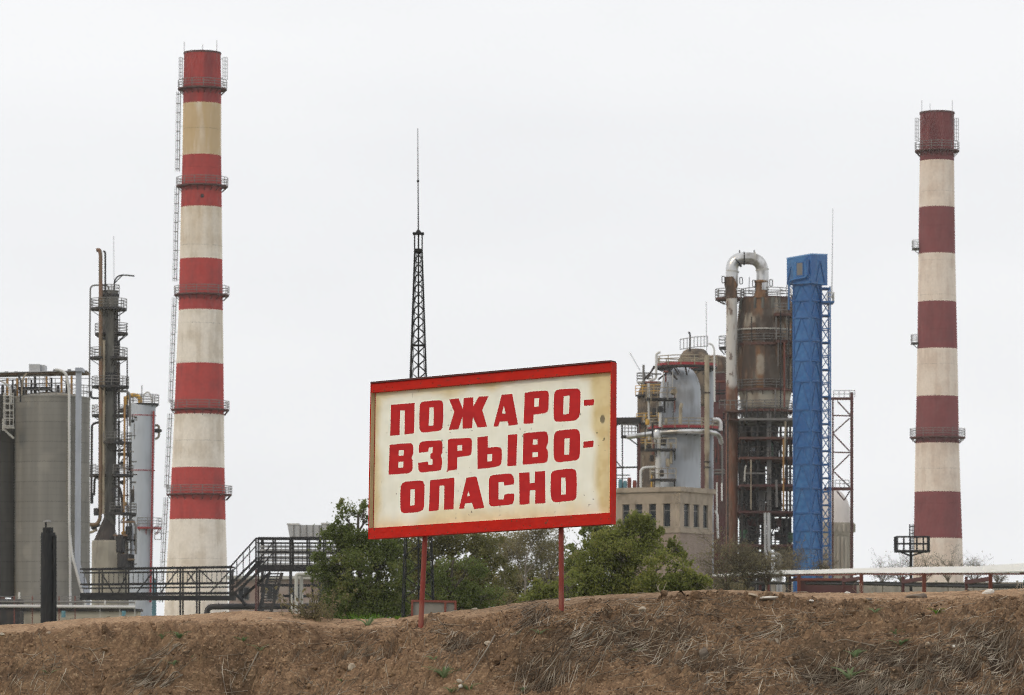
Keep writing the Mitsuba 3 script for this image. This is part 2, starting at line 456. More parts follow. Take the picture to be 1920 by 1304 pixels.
def bank_hit0(px, py):
    d = FWD + RIGHT * ((px - CX) / F) + UP * ((CY - py) / F)
    y = np.linspace(29, 36.2, 1500)
    q = EYE + d * (y / d[1])[:, None]
    h = bank_base(q[:, 0], q[:, 1])
    i = np.argmax(q[:, 2] <= h)
    return q[i]


_feet = [bank_hit0(789, 1172), bank_hit0(1052.5, 1172)]
_pitq = [(bank_hit0(a, b), sx, sy, dp) for a, b, sx, sy, dp in _pits]


def bank_height(x, y):
    z = bank_base(x, y)
    t = (YC - y) * np.interp(x, [-5, 0, 5], [1.5, 1.1, 1.0])
    face = np.clip((t - 0.55) / 0.9, 0, 1)
    p = np.stack([x, y * 1.3, 0 * x], -1)
    warp = np.stack([meshkit.fbm(p * 2.1, 2, 51), meshkit.fbm(p * 2.1, 2, 52), 0 * x], -1) - 0.5
    p = p + 0.25 * warp
    p = np.stack([0.55 * (0.8 * p[..., 0] + 0.6 * p[..., 1]), 1.15 * (0.8 * p[..., 1] - 0.6 * p[..., 0]), 0 * x], -1)   # drawn out along the slip direction
    big = meshkit.fbm(p * 1.4, 3, 1) - 0.5
    mid = np.abs(meshkit.fbm(p * 5.5, 4, 2) - 0.5) * 2
    clod = meshkit.fbm(p * 18.0, 3, 9)
    rough = meshkit.fbm(p * 50.0, 3, 21) - 0.5
    lump = np.clip(clod - 0.50, 0, 1) * 2
    edge = meshkit.noise(p * 3.1, 30)
    z = z + 0.22 * big * face + 0.130 * (0.35 - mid) * (0.06 + face) + 0.105 * lump * (0.05 + 0.95 * face) * (0.3 + 1.4 * edge) + 0.062 * rough * (0.20 + 0.9 * face)
    # a few slipped terraces: small scarps running along the face
    q = t * 2.3 + 1.6 * meshkit.fbm(np.stack([x * 0.9, y * 0.9, 0 * x], -1), 3, 7)
    saw = q - np.floor(q)
    z = z + 0.06 * face * (np.clip(saw * 1.1, 0, 1) - np.clip((saw - 0.88) / 0.12, 0, 1) - 0.4)
    for c in _feet:
        r = np.hypot(x - c[0], y - c[1])
        z = z + 0.075 * np.exp(-((r - 0.15) / 0.06) ** 2) * (0.5 + meshkit.noise(np.stack([x * 14, y * 14, 0 * x], -1), 5)) - 0.07 * np.exp(-(r / 0.09) ** 2)
    for c, sx, sy, dp in _pitq:
        e = ((x - c[0]) / sx) ** 2 + ((y - c[1]) / (sy * 2.2)) ** 2
        z = z - 1.7 * dp * np.exp(-e ** 1.5)
    return z


def spread(lo, hi, d, far, growth):
    a = list(np.arange(lo, hi, d))
    while a[-1] < far[1]:
        a.append(a[-1] + min(4.0, (a[-1] - hi + d * 3) * growth))
    b = [a[0]]
    while b[-1] > far[0]:
        b.append(b[-1] - min(4.0, (lo - b[-1] + d * 3) * growth))
    return np.array(b[:0:-1] + a)


xs, ys = spread(-5.3, 5.3, 0.0105, (-70, 70), 0.3), spread(31.7, 36.3, 0.0125, (27.5, 46), 0.3)
bx, by = np.meshgrid(xs, ys)
bz = bank_height(bx, by)
bi = np.arange(bx.size).reshape(bx.shape)


HUMUS_SHADE = [(float(q[0]), float(q[1]), a_, b_) for q, a_, b_ in ((bank_hit0(x, y), a_, b_) for x, y, a_, b_ in ((1215, 1205, .40, .22), (1040, 1235, .40, .25), (1330, 1250, .40, .22), (1700, 1262, .60, .34), (1865, 1220, .35, .40),
                                                                                             (1560, 1240, .35, .22), (1010, 1150, .16, .12), (455, 1262, .14, .18), (700, 1208, .22, .14), (870, 1215, .2, .16), (789, 1170, .16, .16), (1052, 1170, .14, .14)))]  # dark rooty soil by straw and posts, their shade mixed into the colour


def dirt_fn(p, n, uv):
    a = FB(p.x * 1.3, p.y * 1.3, p.z * 1.3, 4)
    b = FB(p.x * 9, p.y * 9, p.z * 9, 3)
    c = FB(p.x * 70, p.y * 70, p.z * 70, 3)
    g = SS(0.72, 0.80, N(p.x * 48 + 3, p.y * 48, p.z * 48))
    k = MIX((0.212, 0.136, 0.083), (0.140, 0.090, 0.055), SS(0.35, 0.65, a))
    k = MIX(k, (0.245, 0.163, 0.100), SS(0.48, 0.70, b) * 0.7)
    k = MIX(k, (0.075, 0.050, 0.034), SS(0.58, 0.78, FB(p.x * 4 + 40, p.y * 4, p.z * 4, 3)) * 0.6)
    dry = SS(1.25, 0.45, (YC - p.y) * (1.25 - 0.05 * p.x) + 1.3 * (a - 0.5) + 0.5 * (b - 0.5))
    k = MIX(k, MIX((0.305, 0.205, 0.130), (0.245, 0.158, 0.098), SS(0.4, 0.6, b)), dry * 0.9)
    for hx, hy, sx, sy in HUMUS_SHADE:
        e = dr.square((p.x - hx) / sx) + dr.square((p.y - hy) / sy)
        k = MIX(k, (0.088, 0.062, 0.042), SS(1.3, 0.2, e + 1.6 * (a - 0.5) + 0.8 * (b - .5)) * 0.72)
    k = MIX(k, (0.36, 0.26, 0.17), g * 0.55)
    return k * (0.40 + 1.2 * c)


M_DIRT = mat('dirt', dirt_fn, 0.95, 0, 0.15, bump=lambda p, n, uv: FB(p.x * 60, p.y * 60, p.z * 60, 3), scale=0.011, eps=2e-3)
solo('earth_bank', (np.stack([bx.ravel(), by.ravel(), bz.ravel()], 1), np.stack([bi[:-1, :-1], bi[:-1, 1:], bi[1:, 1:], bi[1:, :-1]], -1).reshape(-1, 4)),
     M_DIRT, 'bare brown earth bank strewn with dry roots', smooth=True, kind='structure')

from scipy.interpolate import RegularGridInterpolator
_H = RegularGridInterpolator((ys, xs), bz, bounds_error=False, fill_value=0.0)


def H(x, y):
    return _H(np.stack([np.asarray(y, float), np.asarray(x, float)], -1))


def bank_hit(px, py):
    """Where the ray of a photograph pixel meets the bank (its crest where it passes above)."""
    d = FWD + RIGHT * ((px - CX) / F) + UP * ((CY - py) / F)
    y = np.linspace(29, 36.2, 2400)
    q = EYE + d * (y / d[1])[:, None]
    gap = q[:, 2] - H(q[:, 0], q[:, 1])
    i = np.argmax(gap <= 0) if (gap <= 0).any() else int(np.argmin(gap + 0.02 * np.abs(y - YC)))
    x, y = q[i, 0], q[i, 1]
    return np.array([x, y, float(H(x, y))])


# ================================================================== WARNING SIGN
SG = thing('warning_sign', 'white sign with red frame and red hand-painted lettering on two posts in the bank', 'sign')
_yaw, _pit, _rol, SW, SH = 0.59878, 0.0653, 0.03623, 2.523, 1.385
SC = np.array([-0.205, 34.5, 3.4566])
_ex, _n, _ez = np.array([math.cos(_yaw), -math.sin(_yaw), 0]), np.array([-math.sin(_yaw), -math.cos(_yaw), 0]), np.array([0, 0, 1.0])
SN, _e2 = _n * math.cos(_pit) + _ez * math.sin(_pit), _ez * math.cos(_pit) - _n * math.sin(_pit)
SX, SY = _ex * math.cos(_rol) + _e2 * math.sin(_rol), _e2 * math.cos(_rol) - _ex * math.sin(_rol)
LIP = 0.055


def sp(u, v, w=0.0):
    return SC + SX * u + SY * v + SN * w


def sbox(u0, u1, v0, v1, w0, w1):
    return hexa([sp(u, v, w) for u in (u0, u1) for v in (v0, v1) for w in (w0, w1)])


def on_panel(px, py, w):
    d = FWD + RIGHT * ((px - CX) / F) + UP * ((CY - py) / F)
    q = EYE + d * (((SC + SN * w - EYE) @ SN) / (d @ SN))
    return (q - SC) @ SX, (q - SC) @ SY


def panel_fn(p, n, uv):
    x, y, z = p.x - float(SC[0]), p.y - float(SC[1]), p.z - float(SC[2])
    u = (x * float(SX[0]) + y * float(SX[1]) + z * float(SX[2])) / (SW / 2)
    v = (x * float(SY[0]) + y * float(SY[1]) + z * float(SY[2])) / (SH / 2)
    a = FB(u * 3.0 + 5, v * 2.0, 0.0, 3) - 0.5
    b = FB(u * 14, v * 8, 3.0, 3)
    st = FB(u * 30, v * 1.5, 9.0, 3)
    right = SS(-0.02, 0.06, u - 0.785 + 0.055 * SS(0.1, -0.1, v - 0.12) * -1.0 + 0.07 * a) * (0.86 + 0.14 * b)
    top = SS(0.72, 0.90, v + 0.60 * a + 0.06 * (st - 0.5))
    bottom = SS(0.62, 0.90, -v + 0.36 * a + 0.06 * (st - 0.5))
    left = SS(0.90, 0.99, -u + 0.16 * a)
    k = dr.maximum(dr.maximum(right, top * 0.8), dr.maximum(bottom * 0.75, left * 0.8))
    c = MIX((0.87, 0.870, 0.780), (0.845, 0.84, 0.74), SS(0.3, 0.7, b))
    c = MIX(c, MIX((0.72, 0.59, 0.31), (0.66, 0.52, 0.25), SS(0.4, 0.7, b)), dr.clip(k, 0, 1) * 0.97)
    speck = SS(0.88, 0.94, N(u * 55, v * 32, 1.0)) * SS(0.55, 0.72, FB(u * 3 + 2, v * 3, 5.0, 2))
    c = MIX(c, (0.16, 0.13, 0.09), speck * 0.75)
    for cu, cv, ru, rv in ((0.905, 0.30, 0.022, 0.060), (-0.80, -0.45, 0.006, 0.012), (0.86, 0.13, 0.008, 0.014), (-0.10, -0.15, 0.008, 0.014), (0.92, 0.05, 0.008, 0.02)):
        e = dr.sqrt(dr.square((u - cu) / ru) + dr.square((v - cv) / rv)) + 0.8 * (b - 0.5)
        c = MIX(c, (0.13, 0.11, 0.08), (1 - SS(0.6, 1.1, e)) * 0.85)
    return c * (0.95 + 0.1 * st)


M_PANEL = mat('sign_panel', panel_fn, 0.6, 0, 0.25, bump=lambda p, n, uv: FB(p.x * 6, p.y * 6, p.z * 6, 3), scale=0.012)


def redframe_fn(p, n, uv):
    a = FB(p.x * 7, p.y * 7, p.z * 7, 4)
    c = MIX((0.53, 0.016, 0.007), (0.46, 0.016, 0.009), SS(0.3, 0.7, a))
    chip = SS(0.83, 0.88, N(p.x * 45, p.y * 45, p.z * 45))
    return MIX(c, (0.16, 0.05, 0.03), chip * 0.8)


M_FRAME = mat('sign_frame_paint', redframe_fn, 0.5, 0, 0.12, bump=lambda p, n, uv: FB(p.x * 25, p.y * 25, p.z * 25, 3), scale=0.004)
M_LETTER = mat('letter_paint', lambda p, n, uv: MIX((0.50, 0.022, 0.024), (0.45, 0.020, 0.023), SS(0.3, 0.7, FB(p.x * 8, p.y * 8, p.z * 14, 3))), 0.6, 0, 0.15)
M_WOOD = mat('stained_lip', weather((0.42, 0.33, 0.19), (0.24, 0.17, 0.09), 0.8, 5.0), 0.7)
M_POST = mat('post_paint', weather((0.225, 0.042, 0.032), (0.26, 0.11, 0.08), 0.8, 9.0, 0.1, 0.45, 0.65), 0.6, 0, 0.25)
hw, hh = SW / 2, SH / 2
PANEL = part(SG, 'panel', sbox(-hw + .012, hw - .012, -hh + .012, hh - .012, -LIP - .012, -LIP), M_PANEL)
BARH = 0.094
part(SG, 'frame_rail', sbox(-hw, hw - .004, hh - BARH, hh - .014, -LIP + .001, -0.006), M_FRAME)
part(SG, 'frame_rail', sbox(-hw, hw - .004, -hh, -hh + BARH - 0.008, -LIP + .001, -0.004), M_FRAME)
part(SG, 'top_flange', sbox(-hw, hw, hh - .0135, hh, -LIP - .02, 0.012), M_MAROON)
part(SG, 'bottom_flange', sbox(-hw, hw - .004, -hh - .010, -hh - .0005, -LIP - .02, 0.0), M_FRAME)
part(SG, 'frame_side', sbox(-hw - .008, -hw - .0005, -hh - .01, hh, -LIP - .02, 0.0), M_FRAME)
part(SG, 'frame_side', sbox(hw - .0035, hw + .008, -hh - .01, hh - .014, -LIP - .02, 0.004), M_FRAME)
part(SG, 'stained_lip', sbox(-hw, -hw + .004, -hh + BARH - .007, hh - BARH - .001, -LIP + .001, -0.004), M_WOOD, label='tan stained inner edge of the sign frame')

for v_ in (hh - BARH * .55, -hh + BARH * .45):
    for u_ in (-1.12, -.62, -.08, .41, .97):
        q = sp(u_ + .03 * math.sin(9 * u_), v_, -.006)
        part(SG, 'bolt', tube([q, q + SN * .007], .0065, 8), M_FRAME)
# lettering, traced as drawn by hand: (origin of the traced patch, outline, holes), 9.143 units per photograph pixel
_R = [(720, 710), (920, 710), (720, 790), (920, 790), (720, 860), (920, 860)]
_G = [
    (0, [(122, 452), (526, 420), (520, 700), (512, 942), (352, 960), (358, 550), (275, 550), (268, 968), (105, 985)], []),
    (0, [(615, 450), (640, 410), (690, 395), (940, 372), (990, 382), (1012, 430), (1015, 700), (1000, 850), (970, 890), (900, 905), (680, 928), (635, 915), (607, 860), (605, 640)],
     [[(778, 498), (850, 494), (855, 600), (848, 805), (765, 815)]]),
    (0, [(1118, 360), (1278, 342), (1352, 525), (1368, 338), (1528, 322), (1532, 480), (1625, 312), (1790, 303), (1683, 540), (1768, 828), (1605, 840), (1525, 662), (1508, 848), (1350, 865), (1345, 655),
         (1275, 872), (1110, 885), (1205, 575)], []),
    (1, [(190, 280), (370, 265), (468, 790), (312, 812), (290, 735), (155, 742), (130, 822), (48, 828)], [[(225, 465), (258, 602), (193, 605)]]),
    (1, [(585, 250), (720, 222), (950, 210), (985, 222), (998, 270), (990, 520), (970, 575), (930, 595), (735, 622), (730, 765), (680, 775), (565, 778)], [[(750, 340), (832, 335), (825, 480), (745, 488)]]),
    (1, [(1090, 260), (1120, 205), (1190, 185), (1480, 172), (1525, 195), (1542, 250), (1530, 590), (1515, 660), (1480, 700), (1430, 725), (1160, 745), (1105, 730), (1082, 680), (1080, 500)],
     [[(1252, 305), (1355, 292), (1343, 605), (1240, 620)]]),
    (1, [(1600, 370), (1770, 355), (1775, 400), (1760, 460), (1602, 472)], []),
    (2, [(98, 408), (300, 385), (460, 378), (490, 400), (502, 450), (500, 560), (470, 632), (490, 670), (492, 800), (480, 850), (440, 885), (400, 897), (80, 920)],
     [[(255, 498), (340, 495), (338, 588), (250, 595)], [(248, 700), (332, 695), (330, 795), (243, 802)]]),
    (2, [(600, 420), (615, 380), (650, 352), (730, 342), (960, 330), (995, 352), (1005, 410), (1000, 540), (972, 590), (992, 640), (995, 720), (985, 800), (975, 835), (935, 850), (640, 882), (605, 860),
         (588, 810), (585, 715), (752, 695), (760, 750), (832, 748), (832, 650), (793, 645), (795, 560), (830, 545), (837, 442), (770, 455), (755, 525), (600, 545)], []),
    (2, [(1098, 320), (1140, 302), (1460, 288), (1495, 302), (1508, 350), (1503, 520), (1490, 570), (1460, 592), (1255, 620), (1250, 830), (1100, 852), (1085, 880), (1072, 858), (1090, 835)],
     [[(1258, 412), (1340, 408), (1340, 505), (1256, 512)]]),
    (2, [(1600, 280), (1780, 255), (1780, 455), (1929, 442), (1989, 450), (2019, 490), (2021, 640), (2004, 740), (1959, 775), (1829, 800), (1605, 822)], [[(1772, 568), (1855, 562), (1853, 685), (1768, 692)]]),
    (3, [(298, 235), (455, 222), (440, 765), (285, 772)], []),
    (3, [(560, 215), (620, 203), (920, 175), (960, 190), (985, 260), (985, 360), (950, 462), (980, 510), (982, 610), (970, 690), (930, 715), (552, 748)],
     [[(725, 315), (806, 310), (806, 400), (722, 405)], [(715, 535), (812, 530), (812, 612), (718, 620)]]),
    (3, [(1090, 230), (1120, 180), (1180, 160), (1440, 135), (1490, 142), (1525, 190), (1532, 260), (1530, 560), (1515, 630), (1470, 672), (1180, 705), (1120, 695), (1090, 650), (1080, 560), (1080, 350)],
     [[(1265, 300), (1355, 290), (1345, 575), (1260, 578)]]),
    (3, [(1590, 352), (1755, 335), (1768, 350), (1755, 442), (1588, 462)], []),
    (4, [(290, 470), (320, 420), (380, 395), (620, 380), (670, 390), (695, 460), (692, 640), (685, 830), (665, 885), (600, 915), (500, 930), (340, 938), (300, 920), (280, 850), (278, 600)],
     [[(455, 530), (530, 525), (525, 800), (445, 810)]]),
    (4, [(792, 375), (1195, 330), (1208, 350), (1192, 870), (1030, 882), (1035, 465), (952, 468), (938, 875), (910, 895), (770, 905)], []),
    (4, [(1415, 330), (1560, 310), (1590, 325), (1718, 840), (1700, 850), (1545, 870), (1508, 760), (1390, 772), (1370, 862), (1285, 865)], [[(1445, 560), (1475, 640), (1425, 650)]]),
    (5, [(-28, 360), (-10, 310), (40, 285), (300, 258), (350, 265), (388, 310), (402, 370), (395, 445), (235, 465), (225, 402), (135, 405), (135, 702), (225, 700), (235, 620), (300, 605), (402, 603),
         (400, 720), (375, 780), (320, 795), (40, 822), (0, 815), (-25, 780), (-30, 600)], []),
    (5, [(488, 250), (665, 235), (672, 425), (757, 418), (762, 225), (930, 215), (938, 760), (910, 770), (762, 776), (765, 540), (672, 545), (665, 775), (560, 795), (495, 792)], []),
    (5, [(1035, 270), (1060, 225), (1110, 205), (1300, 178), (1400, 178), (1450, 195), (1470, 250), (1478, 450), (1470, 650), (1450, 700), (1410, 722), (1120, 752), (1070, 740), (1040, 690), (1025, 560)],
     [[(1208, 330), (1280, 330), (1292, 450), (1290, 615), (1205, 622)]]),
]
for r, outer, holes in _G:
    o = _R[r]
    flat = lambda q: [on_panel(o[0] + x / 9.143, o[1] + y / 9.143, -LIP + .001) for x, y in q]
    g = sg.Polygon(flat(outer), [flat(h) for h in holes]).buffer(0)
    g = g.buffer(-0.006).buffer(0.006) if holes or len(outer) < 8 else g
    ge = max(getattr(g, 'geoms', [g]), key=lambda t: t.area)
    m = trimesh.creation.extrude_polygon(ge, 0.0016, engine='earcut')
    mv = np.asarray(m.vertices)
    part(PANEL, 'letter' if len(outer) > 6 or r in (3,) and outer[0][0] == 298 else 'hyphen', (SC + mv[:, :1] * SX + mv[:, 1:2] * SY + (mv[:, 2:] - LIP + .0004) * SN, np.asarray(m.faces)), M_LETTER)

for top, foot in (((796, 1000), (789, 1174)), ((1051, 982), (1052.5, 1174))):
    u, v = on_panel(top[0], top[1], -LIP - 0.03)
    a = sp(u, v + 0.35, -LIP - 0.040)
    a0 = sp(u, v, -LIP - 0.040)
    b = P(foot[0], foot[1], a0[1] - 0.02)
    part(SG, 'post', tube([a0 + (a0 - b) * 0.1, a0, b, b + (b - a0) * 0.9], 0.0225, 14), M_POST, 40)


# ================================================================== CHIMNEYS
def chimney(D, label, group, edges, bands, plats, rods, mats, ladder, panels, small=()):
    """edges: (py, left, right) of the shaft; bands: the py where the paint changes, red first from the top."""
    C = thing('chimney', label, 'chimney', group)
    ey, el, er = (np.array(c, float) for c in zip(*edges))
    lr = lambda y: (float(np.interp(y, ey, el)), float(np.interp(y, ey, er)))
    for i, (a, b) in enumerate(zip(bands, bands[1:])):
        rows = [(y, *lr(y)) for y in np.linspace(a, b, 4)]
        part(C, 'red_band' if i % 2 == 0 else 'white_band', lath(D, rows, 72, i == 0, False), mats[i % 2], 40)
    l, r = lr(bands[0])
    s = S(D)
    part(C, 'rim', sector(P((l + r) / 2, bands[0] - 1, D), (r - l) * 0.40 * s, (r - l + 2.5) / 2 * s, 3.5 * s), M_MAROON)
    for y, pl, pr in plats:
        l, r = lr(y)
        platform(C, D, (pl + pr) / 2, y, (r - l) / 2, (pr - pl) / 2, 2.4, 15, m=M_MAROON, mr=M_RAIL, brackets=20, rr=0.045, step=1.6, drop=9)
    for x in rods:
        l, r = lr(bands[0])
        c = (l + r) / 2
        a = math.acos(max(-1, min(1, (x - c) / ((r - l) / 2))))
        q = P(c, bands[0], D) + np.array([math.cos(a), -math.sin(a) if x != rods[1] else math.sin(a), 0]) * (r - l) / 2 * s
        part(C, 'lightning_rod', tube([q - [0, 0, 3], q + [0, 0, 22 * s]], 0.035, 5), M_RAIL)
    if ladder:
        for ya, yb in ladder:
            mb = MB()
            la, lb = lr(ya)[0], lr(yb)[0]
            off = 5.0
            caged_ladder(mb, P(lb - off, yb, D), P(la - off, ya, D), 0.7, 0.55, 1.3, 0.035)
            for y in np.arange(ya + 10, yb, 55):
                mb.add(tube([P(lr(y)[0] - off, y, D), P(lr(y)[0] + 2, y, D)], 0.03, 4, False))
            part(C, 'caged_ladder', mb, M_RAIL)
    for x0, x1, y0, y1 in panels:
        mb = MB()
        for x in (x0, (x0 + x1) / 2, x1):
            mb.add(tube([P(x, y0, D), P(x, y1, D)], 0.04, 4, False))
        for y in np.linspace(y0, y1, 7):
            mb.add(tube([P(x0, y, D), P(x1, y, D)], 0.03, 4, False))
        near = x1 if x1 < lr(y0)[0] + 4 else x0
        for y in (y0 + 3, y1 - 3):
            mb.add(tube([P(near, y, D), P(near + (8 if near == x1 else -8), y, D)], 0.04, 4, False))
        part(C, 'grille', mb, M_RAIL)
    if ladder:
        q = P(382, 372, D) - [0, 36.5 * s, 0]
        part(C, 'inspection_port', tube([q + [0, .5, 0], q - [0, .12, 0]], 3.6 * s, 14), M_BLK, 40)
    for x0, x1, y in small:
        k = part(C, 'rest_platform', hexa([P(x, y + dy, D, ) + np.array([0, dd, 0]) for x in (x0, x1) for dd in (-1.1, 1.1) for dy in (3, 0)]), M_DARK)
        mb = MB()
        a, b = P(x0, y, D), P(x1, y, D)
        rail(mb, [b + [0, -1.1, 0], a + [0, -1.1, 0], a + [0, 1.1, 0], b + [0, 1.1, 0]], 1.2, 0.8, 0.035, (0.35, 0.68, 1.0))
        part(k, 'railing', mb, M_RAIL)
        part(k, 'strut', beam(P(x0 + 1, y + 2, D), P(x1, y + 10, D), 0.1), M_RAIL)
    return C


chimney(550, 'taller red and white banded chimney with five railed platforms, behind the walkway', 'striped chimneys',
        [(100, 345, 414), (165, 343.5, 415), (290, 342, 415), (390, 339, 416), (487, 337, 417), (583, 335, 418), (683, 330.5, 419), (778, 327, 420), (878, 322, 421), (975, 318, 423), (1060, 313, 425.5), (1262, 302, 431)],
        [100, 196, 293, 390, 487, 583, 683, 778, 878, 975, 1262], [(167, 333, 426), (349, 330, 428), (553, 326, 430), (768, 320, 430), (927, 312, 435)], [345, 377, 408], (M_RL, M_WL),
        [(172, 322), (350, 528), (558, 756), (775, 915), (933, 1130)], [(336, 342, 108, 150), (418, 426, 108, 150)])
chimney(620, 'shorter dull maroon and cream banded chimney at the right, two full platforms', 'striped chimneys',
        [(212, 1725, 1789), (303, 1724.5, 1789), (390, 1723, 1790), (477, 1722, 1791), (567, 1721, 1793), (655, 1720, 1795), (744, 1718.5, 1796.5), (832, 1716.5, 1798), (923, 1715, 1801), (1010, 1713.5, 1804),
         (1270, 1708, 1812)],
        [212, 303, 390, 477, 567, 655, 744, 832, 923, 1010, 1270], [(283, 1715, 1799), (820, 1706, 1810)], [1727, 1747, 1784], (M_RR, M_WR), None,
        [(1716, 1722, 222, 264), (1790, 1797, 222, 264)], [(1711, 1722, 466), (1709, 1720, 643)])

# ================================================================== LATTICE MAST
def lattice_mast():
    D = 164
    s = S(D)
    K = thing('lattice_mast', 'slender dark lattice mast with a lightning rod, rising behind the sign', 'mast')
    half = lambda y: np.interp(y, [470, 700, 1290], [8.3, 17.5, 41]) * s * 0.86
    ctr = lambda y: P(784.6, y, D)
    node = lambda k, y: ctr(y) + np.array([[-1, -.82, 0], [1, -.82, 0], [.92, .92, 0], [-.92, .92, 0]][k]) * half(y)
    ys_ = [470]
    while ys_[-1] < 1285:
        ys_.append(ys_[-1] + np.interp(ys_[-1], [470, 700, 1290], [17, 26, 48]))
    yb = ys_[-1]
    for k in range(4):
        part(K, 'leg', beam(node(k, 470), node(k, yb), 0.055), M_BLK)
    part(K, 'ladder_spine', beam(ctr(435) + [0, .02, 0], ctr(yb), 0.065, 0.065), M_BLK)
    for k in range(4):
        for i, (a, b) in enumerate(zip(ys_, ys_[1:])):
            p, q = node(k, a), node((k + 1) % 4, b)
            p2, q2 = node((k + 1) % 4, a), node(k, b)
            inn = 0.03 * np.array([0, 1 if k == 0 else -1 if k == 2 else 0, 0]) + 0.03 * np.array([-1 if k == 1 else 1 if k == 3 else 0, 0, 0])
            part(K, 'brace', beam(p + inn, q + inn, 0.030), M_BLK)
            part(K, 'brace', beam(p2 + inn * 2.6, q2 + inn * 2.6, 0.030), M_BLK)
    for y in (648, 471, 900):
        for k in range(4):
            part(K, 'crossbar', beam(node(k, y), node((k + 1) % 4, y), 0.045), M_BLK)
    part(K, 'top_box', lath(D, [(467, 776, 793), (475, 777, 792.5)], 4), M_BLK)
    part(K, 'top_plate', box(P(774, 440, D) - [0, .25, 0], P(795, 437, D) + [0, .25, 0]), M_BLK)
    for k, x in ((0, 777.5), (1, 791.5)):
        for d in (-.18, .18):
            part(K, 'stay', beam(P(x, 439, D) + [0, d, 0], P(x, 468, D) + [0, d, 0], 0.05), M_BLK)
    part(K, 'cap', lath(D, [(431, 782.5, 786), (434, 780, 789), (440, 779, 790)], 16), M_BLK, 40)
    part(K, 'rod', tube([P(784.4, 433, D), P(783.8, 340, D), P(783.3, 241, D)], [0.028, 0.022, 0.012], 6), M_DARK)
    part(K, 'rod_joint', rings([P(783.8, 342.5, D), P(783.8, 341, D), P(783.8, 339, D), P(783.8, 337.5, D)], [.02, .055, .055, .02], 10), M_BLK)


lattice_mast()

# ================================================================== SILOS AND THEIR GANTRY
DS = 375
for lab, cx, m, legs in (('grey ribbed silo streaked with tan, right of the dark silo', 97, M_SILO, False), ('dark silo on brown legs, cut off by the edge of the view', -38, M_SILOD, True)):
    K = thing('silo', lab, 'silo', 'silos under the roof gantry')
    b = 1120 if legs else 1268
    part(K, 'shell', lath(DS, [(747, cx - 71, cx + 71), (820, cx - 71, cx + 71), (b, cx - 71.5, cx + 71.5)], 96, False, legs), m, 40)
    part(K, 'roof', lath(DS, [(736, cx - 12, cx + 12), (739, cx - 40, cx + 40), (746.5, cx - 71, cx + 71)], 64, True, False), m, 30)
    part(K, 'rim_ring', sector(P(cx, 746, DS), 70.5 * S(DS), 72.5 * S(DS), 3 * S(DS), n=80), m)
    mb = MB()
    rail(mb, circle(P(cx, 746, DS), 70 * S(DS), n=40)[:-1], 1.1, 1.6, 0.03, (0.5, 1.0), True)
    part(K, 'railing', mb, M_RAIL)
    part(K, 'manhole', lath(DS, [(737, cx + 3, cx + 33), (746, cx + 3, cx + 33)], 24), M_CONC, 40)
    if legs:
        for a in np.radians([-90, -40, 10, 60, 120, 180, 235]):
            q = P(cx, 1120, DS) + np.array([math.cos(a), math.sin(a), 0]) * 63 * S(DS)
            part(K, 'leg', beam(q, [q[0], q[1], 0], 0.4), M_RUSTP)
        k = part(K, 'ladder', tube([P(19, 812, DS) + [0, -3.2, 0], P(19, 745, DS) + [0, -3.2, 0]], .05, 4), M_RAIL)
        mb = MB()
        caged_ladder(mb, P(25, 808, DS) + [0, -3.6, 0], P(25, 742, DS) + [0, -3.6, 0], 0.9, 0.6, 0.7, 0.045, (0.3, -0.95, 0))
        mb.add(beam(P(15, 790, DS) + [0, -3.6, 0], P(15, 812, DS) + [0, -3.6, 0], .16)).add(beam(P(15, 808, DS) + [0, -3.6, 0], P(34, 826, DS) + [0, -3.3, 0], .18))
        mb.add(box(P(17, 808, DS) + [0, -4, 0], P(35, 805, DS) + [0, -3, 0]))
        part(k, 'cage', mb, M_RAILP)
G = thing('roof_gantry', 'steel gallery on ochre posts across the tops of the silos', 'gantry')
part(G, 'deck', hexa([P(x, y, DS) + np.array([0, d, 0]) for x, ya, yb in ((-60, 707, 704), (164, 702, 699)) for d in (-1.5, 1.5) for y in (ya, yb)]), M_BROWNP)
part(G, 'roof_sheet', hexa([P(x, y, DS) + np.array([0, d, 0]) for x, ya, yb in ((-60, 703.4, 702.2), (166, 698.4, 697.2)) for d in (-1.8, 1.8) for y in (ya, yb)]), M_HOPPER)
for x in (-20, 17, 35, 52, 90, 118, 137):
    part(G, 'post', beam(P(x, 711 if x < 60 else 707, DS) + [0, -1.2, 0], P(x, 748, DS) + [0, -1.2, 0], 0.19), M_ORANGE)
    part(G, 'post', beam(P(x + 4, 711 if x < 60 else 707, DS) + [0, 1.2, 0], P(x + 4, 742, DS) + [0, 1.2, 0], 0.16), M_DARK)
part(G, 'drive_box', hexa([P(x, y, DS) + np.array([0, d, 0]) for x in (57.5, 78) for d in (-1.3, 1.0) for y in (704, 685)]), M_HOPPER, label='grey box housing standing on the gallery')
part(G, 'drive_box', hexa([P(x, y, DS) + np.array([0, d, 0]) for x in (79, 86) for d in (-0.9, 1.0) for y in (704, 686)]), M_HOPPER)
k = part(G, 'maintenance_deck', box(P(40, 734, DS) + [0, -2.4, 0], P(99, 729, DS) + [0, -0.8, 0]), M_BLK)
mb = MB()
rail(mb, [P(x, 729, DS) + [0, -2.4, 0] for x in (40, 99)], 1.0, 0.5, 0.03, (0.33, 0.66, 1.0))
part(k, 'railing', mb, M_RAIL)
for a, b_, w in (((70, 745), (70, 708), .22), ((46, 750), (46, 730), .5), ((75, 733), (84, 748), .12)):
    part(k, 'support', beam(P(*a, DS) + [0, -1.9, 0], P(*b_, DS) + [0, -1.9, 0], w), M_BLK)
mb = MB()
rail(mb, [P(x, 745, DS) + [0, 2.0, 0] for x in (-40, 168)], 1.9, 1.1, .03, (.33, .66, 1.0))
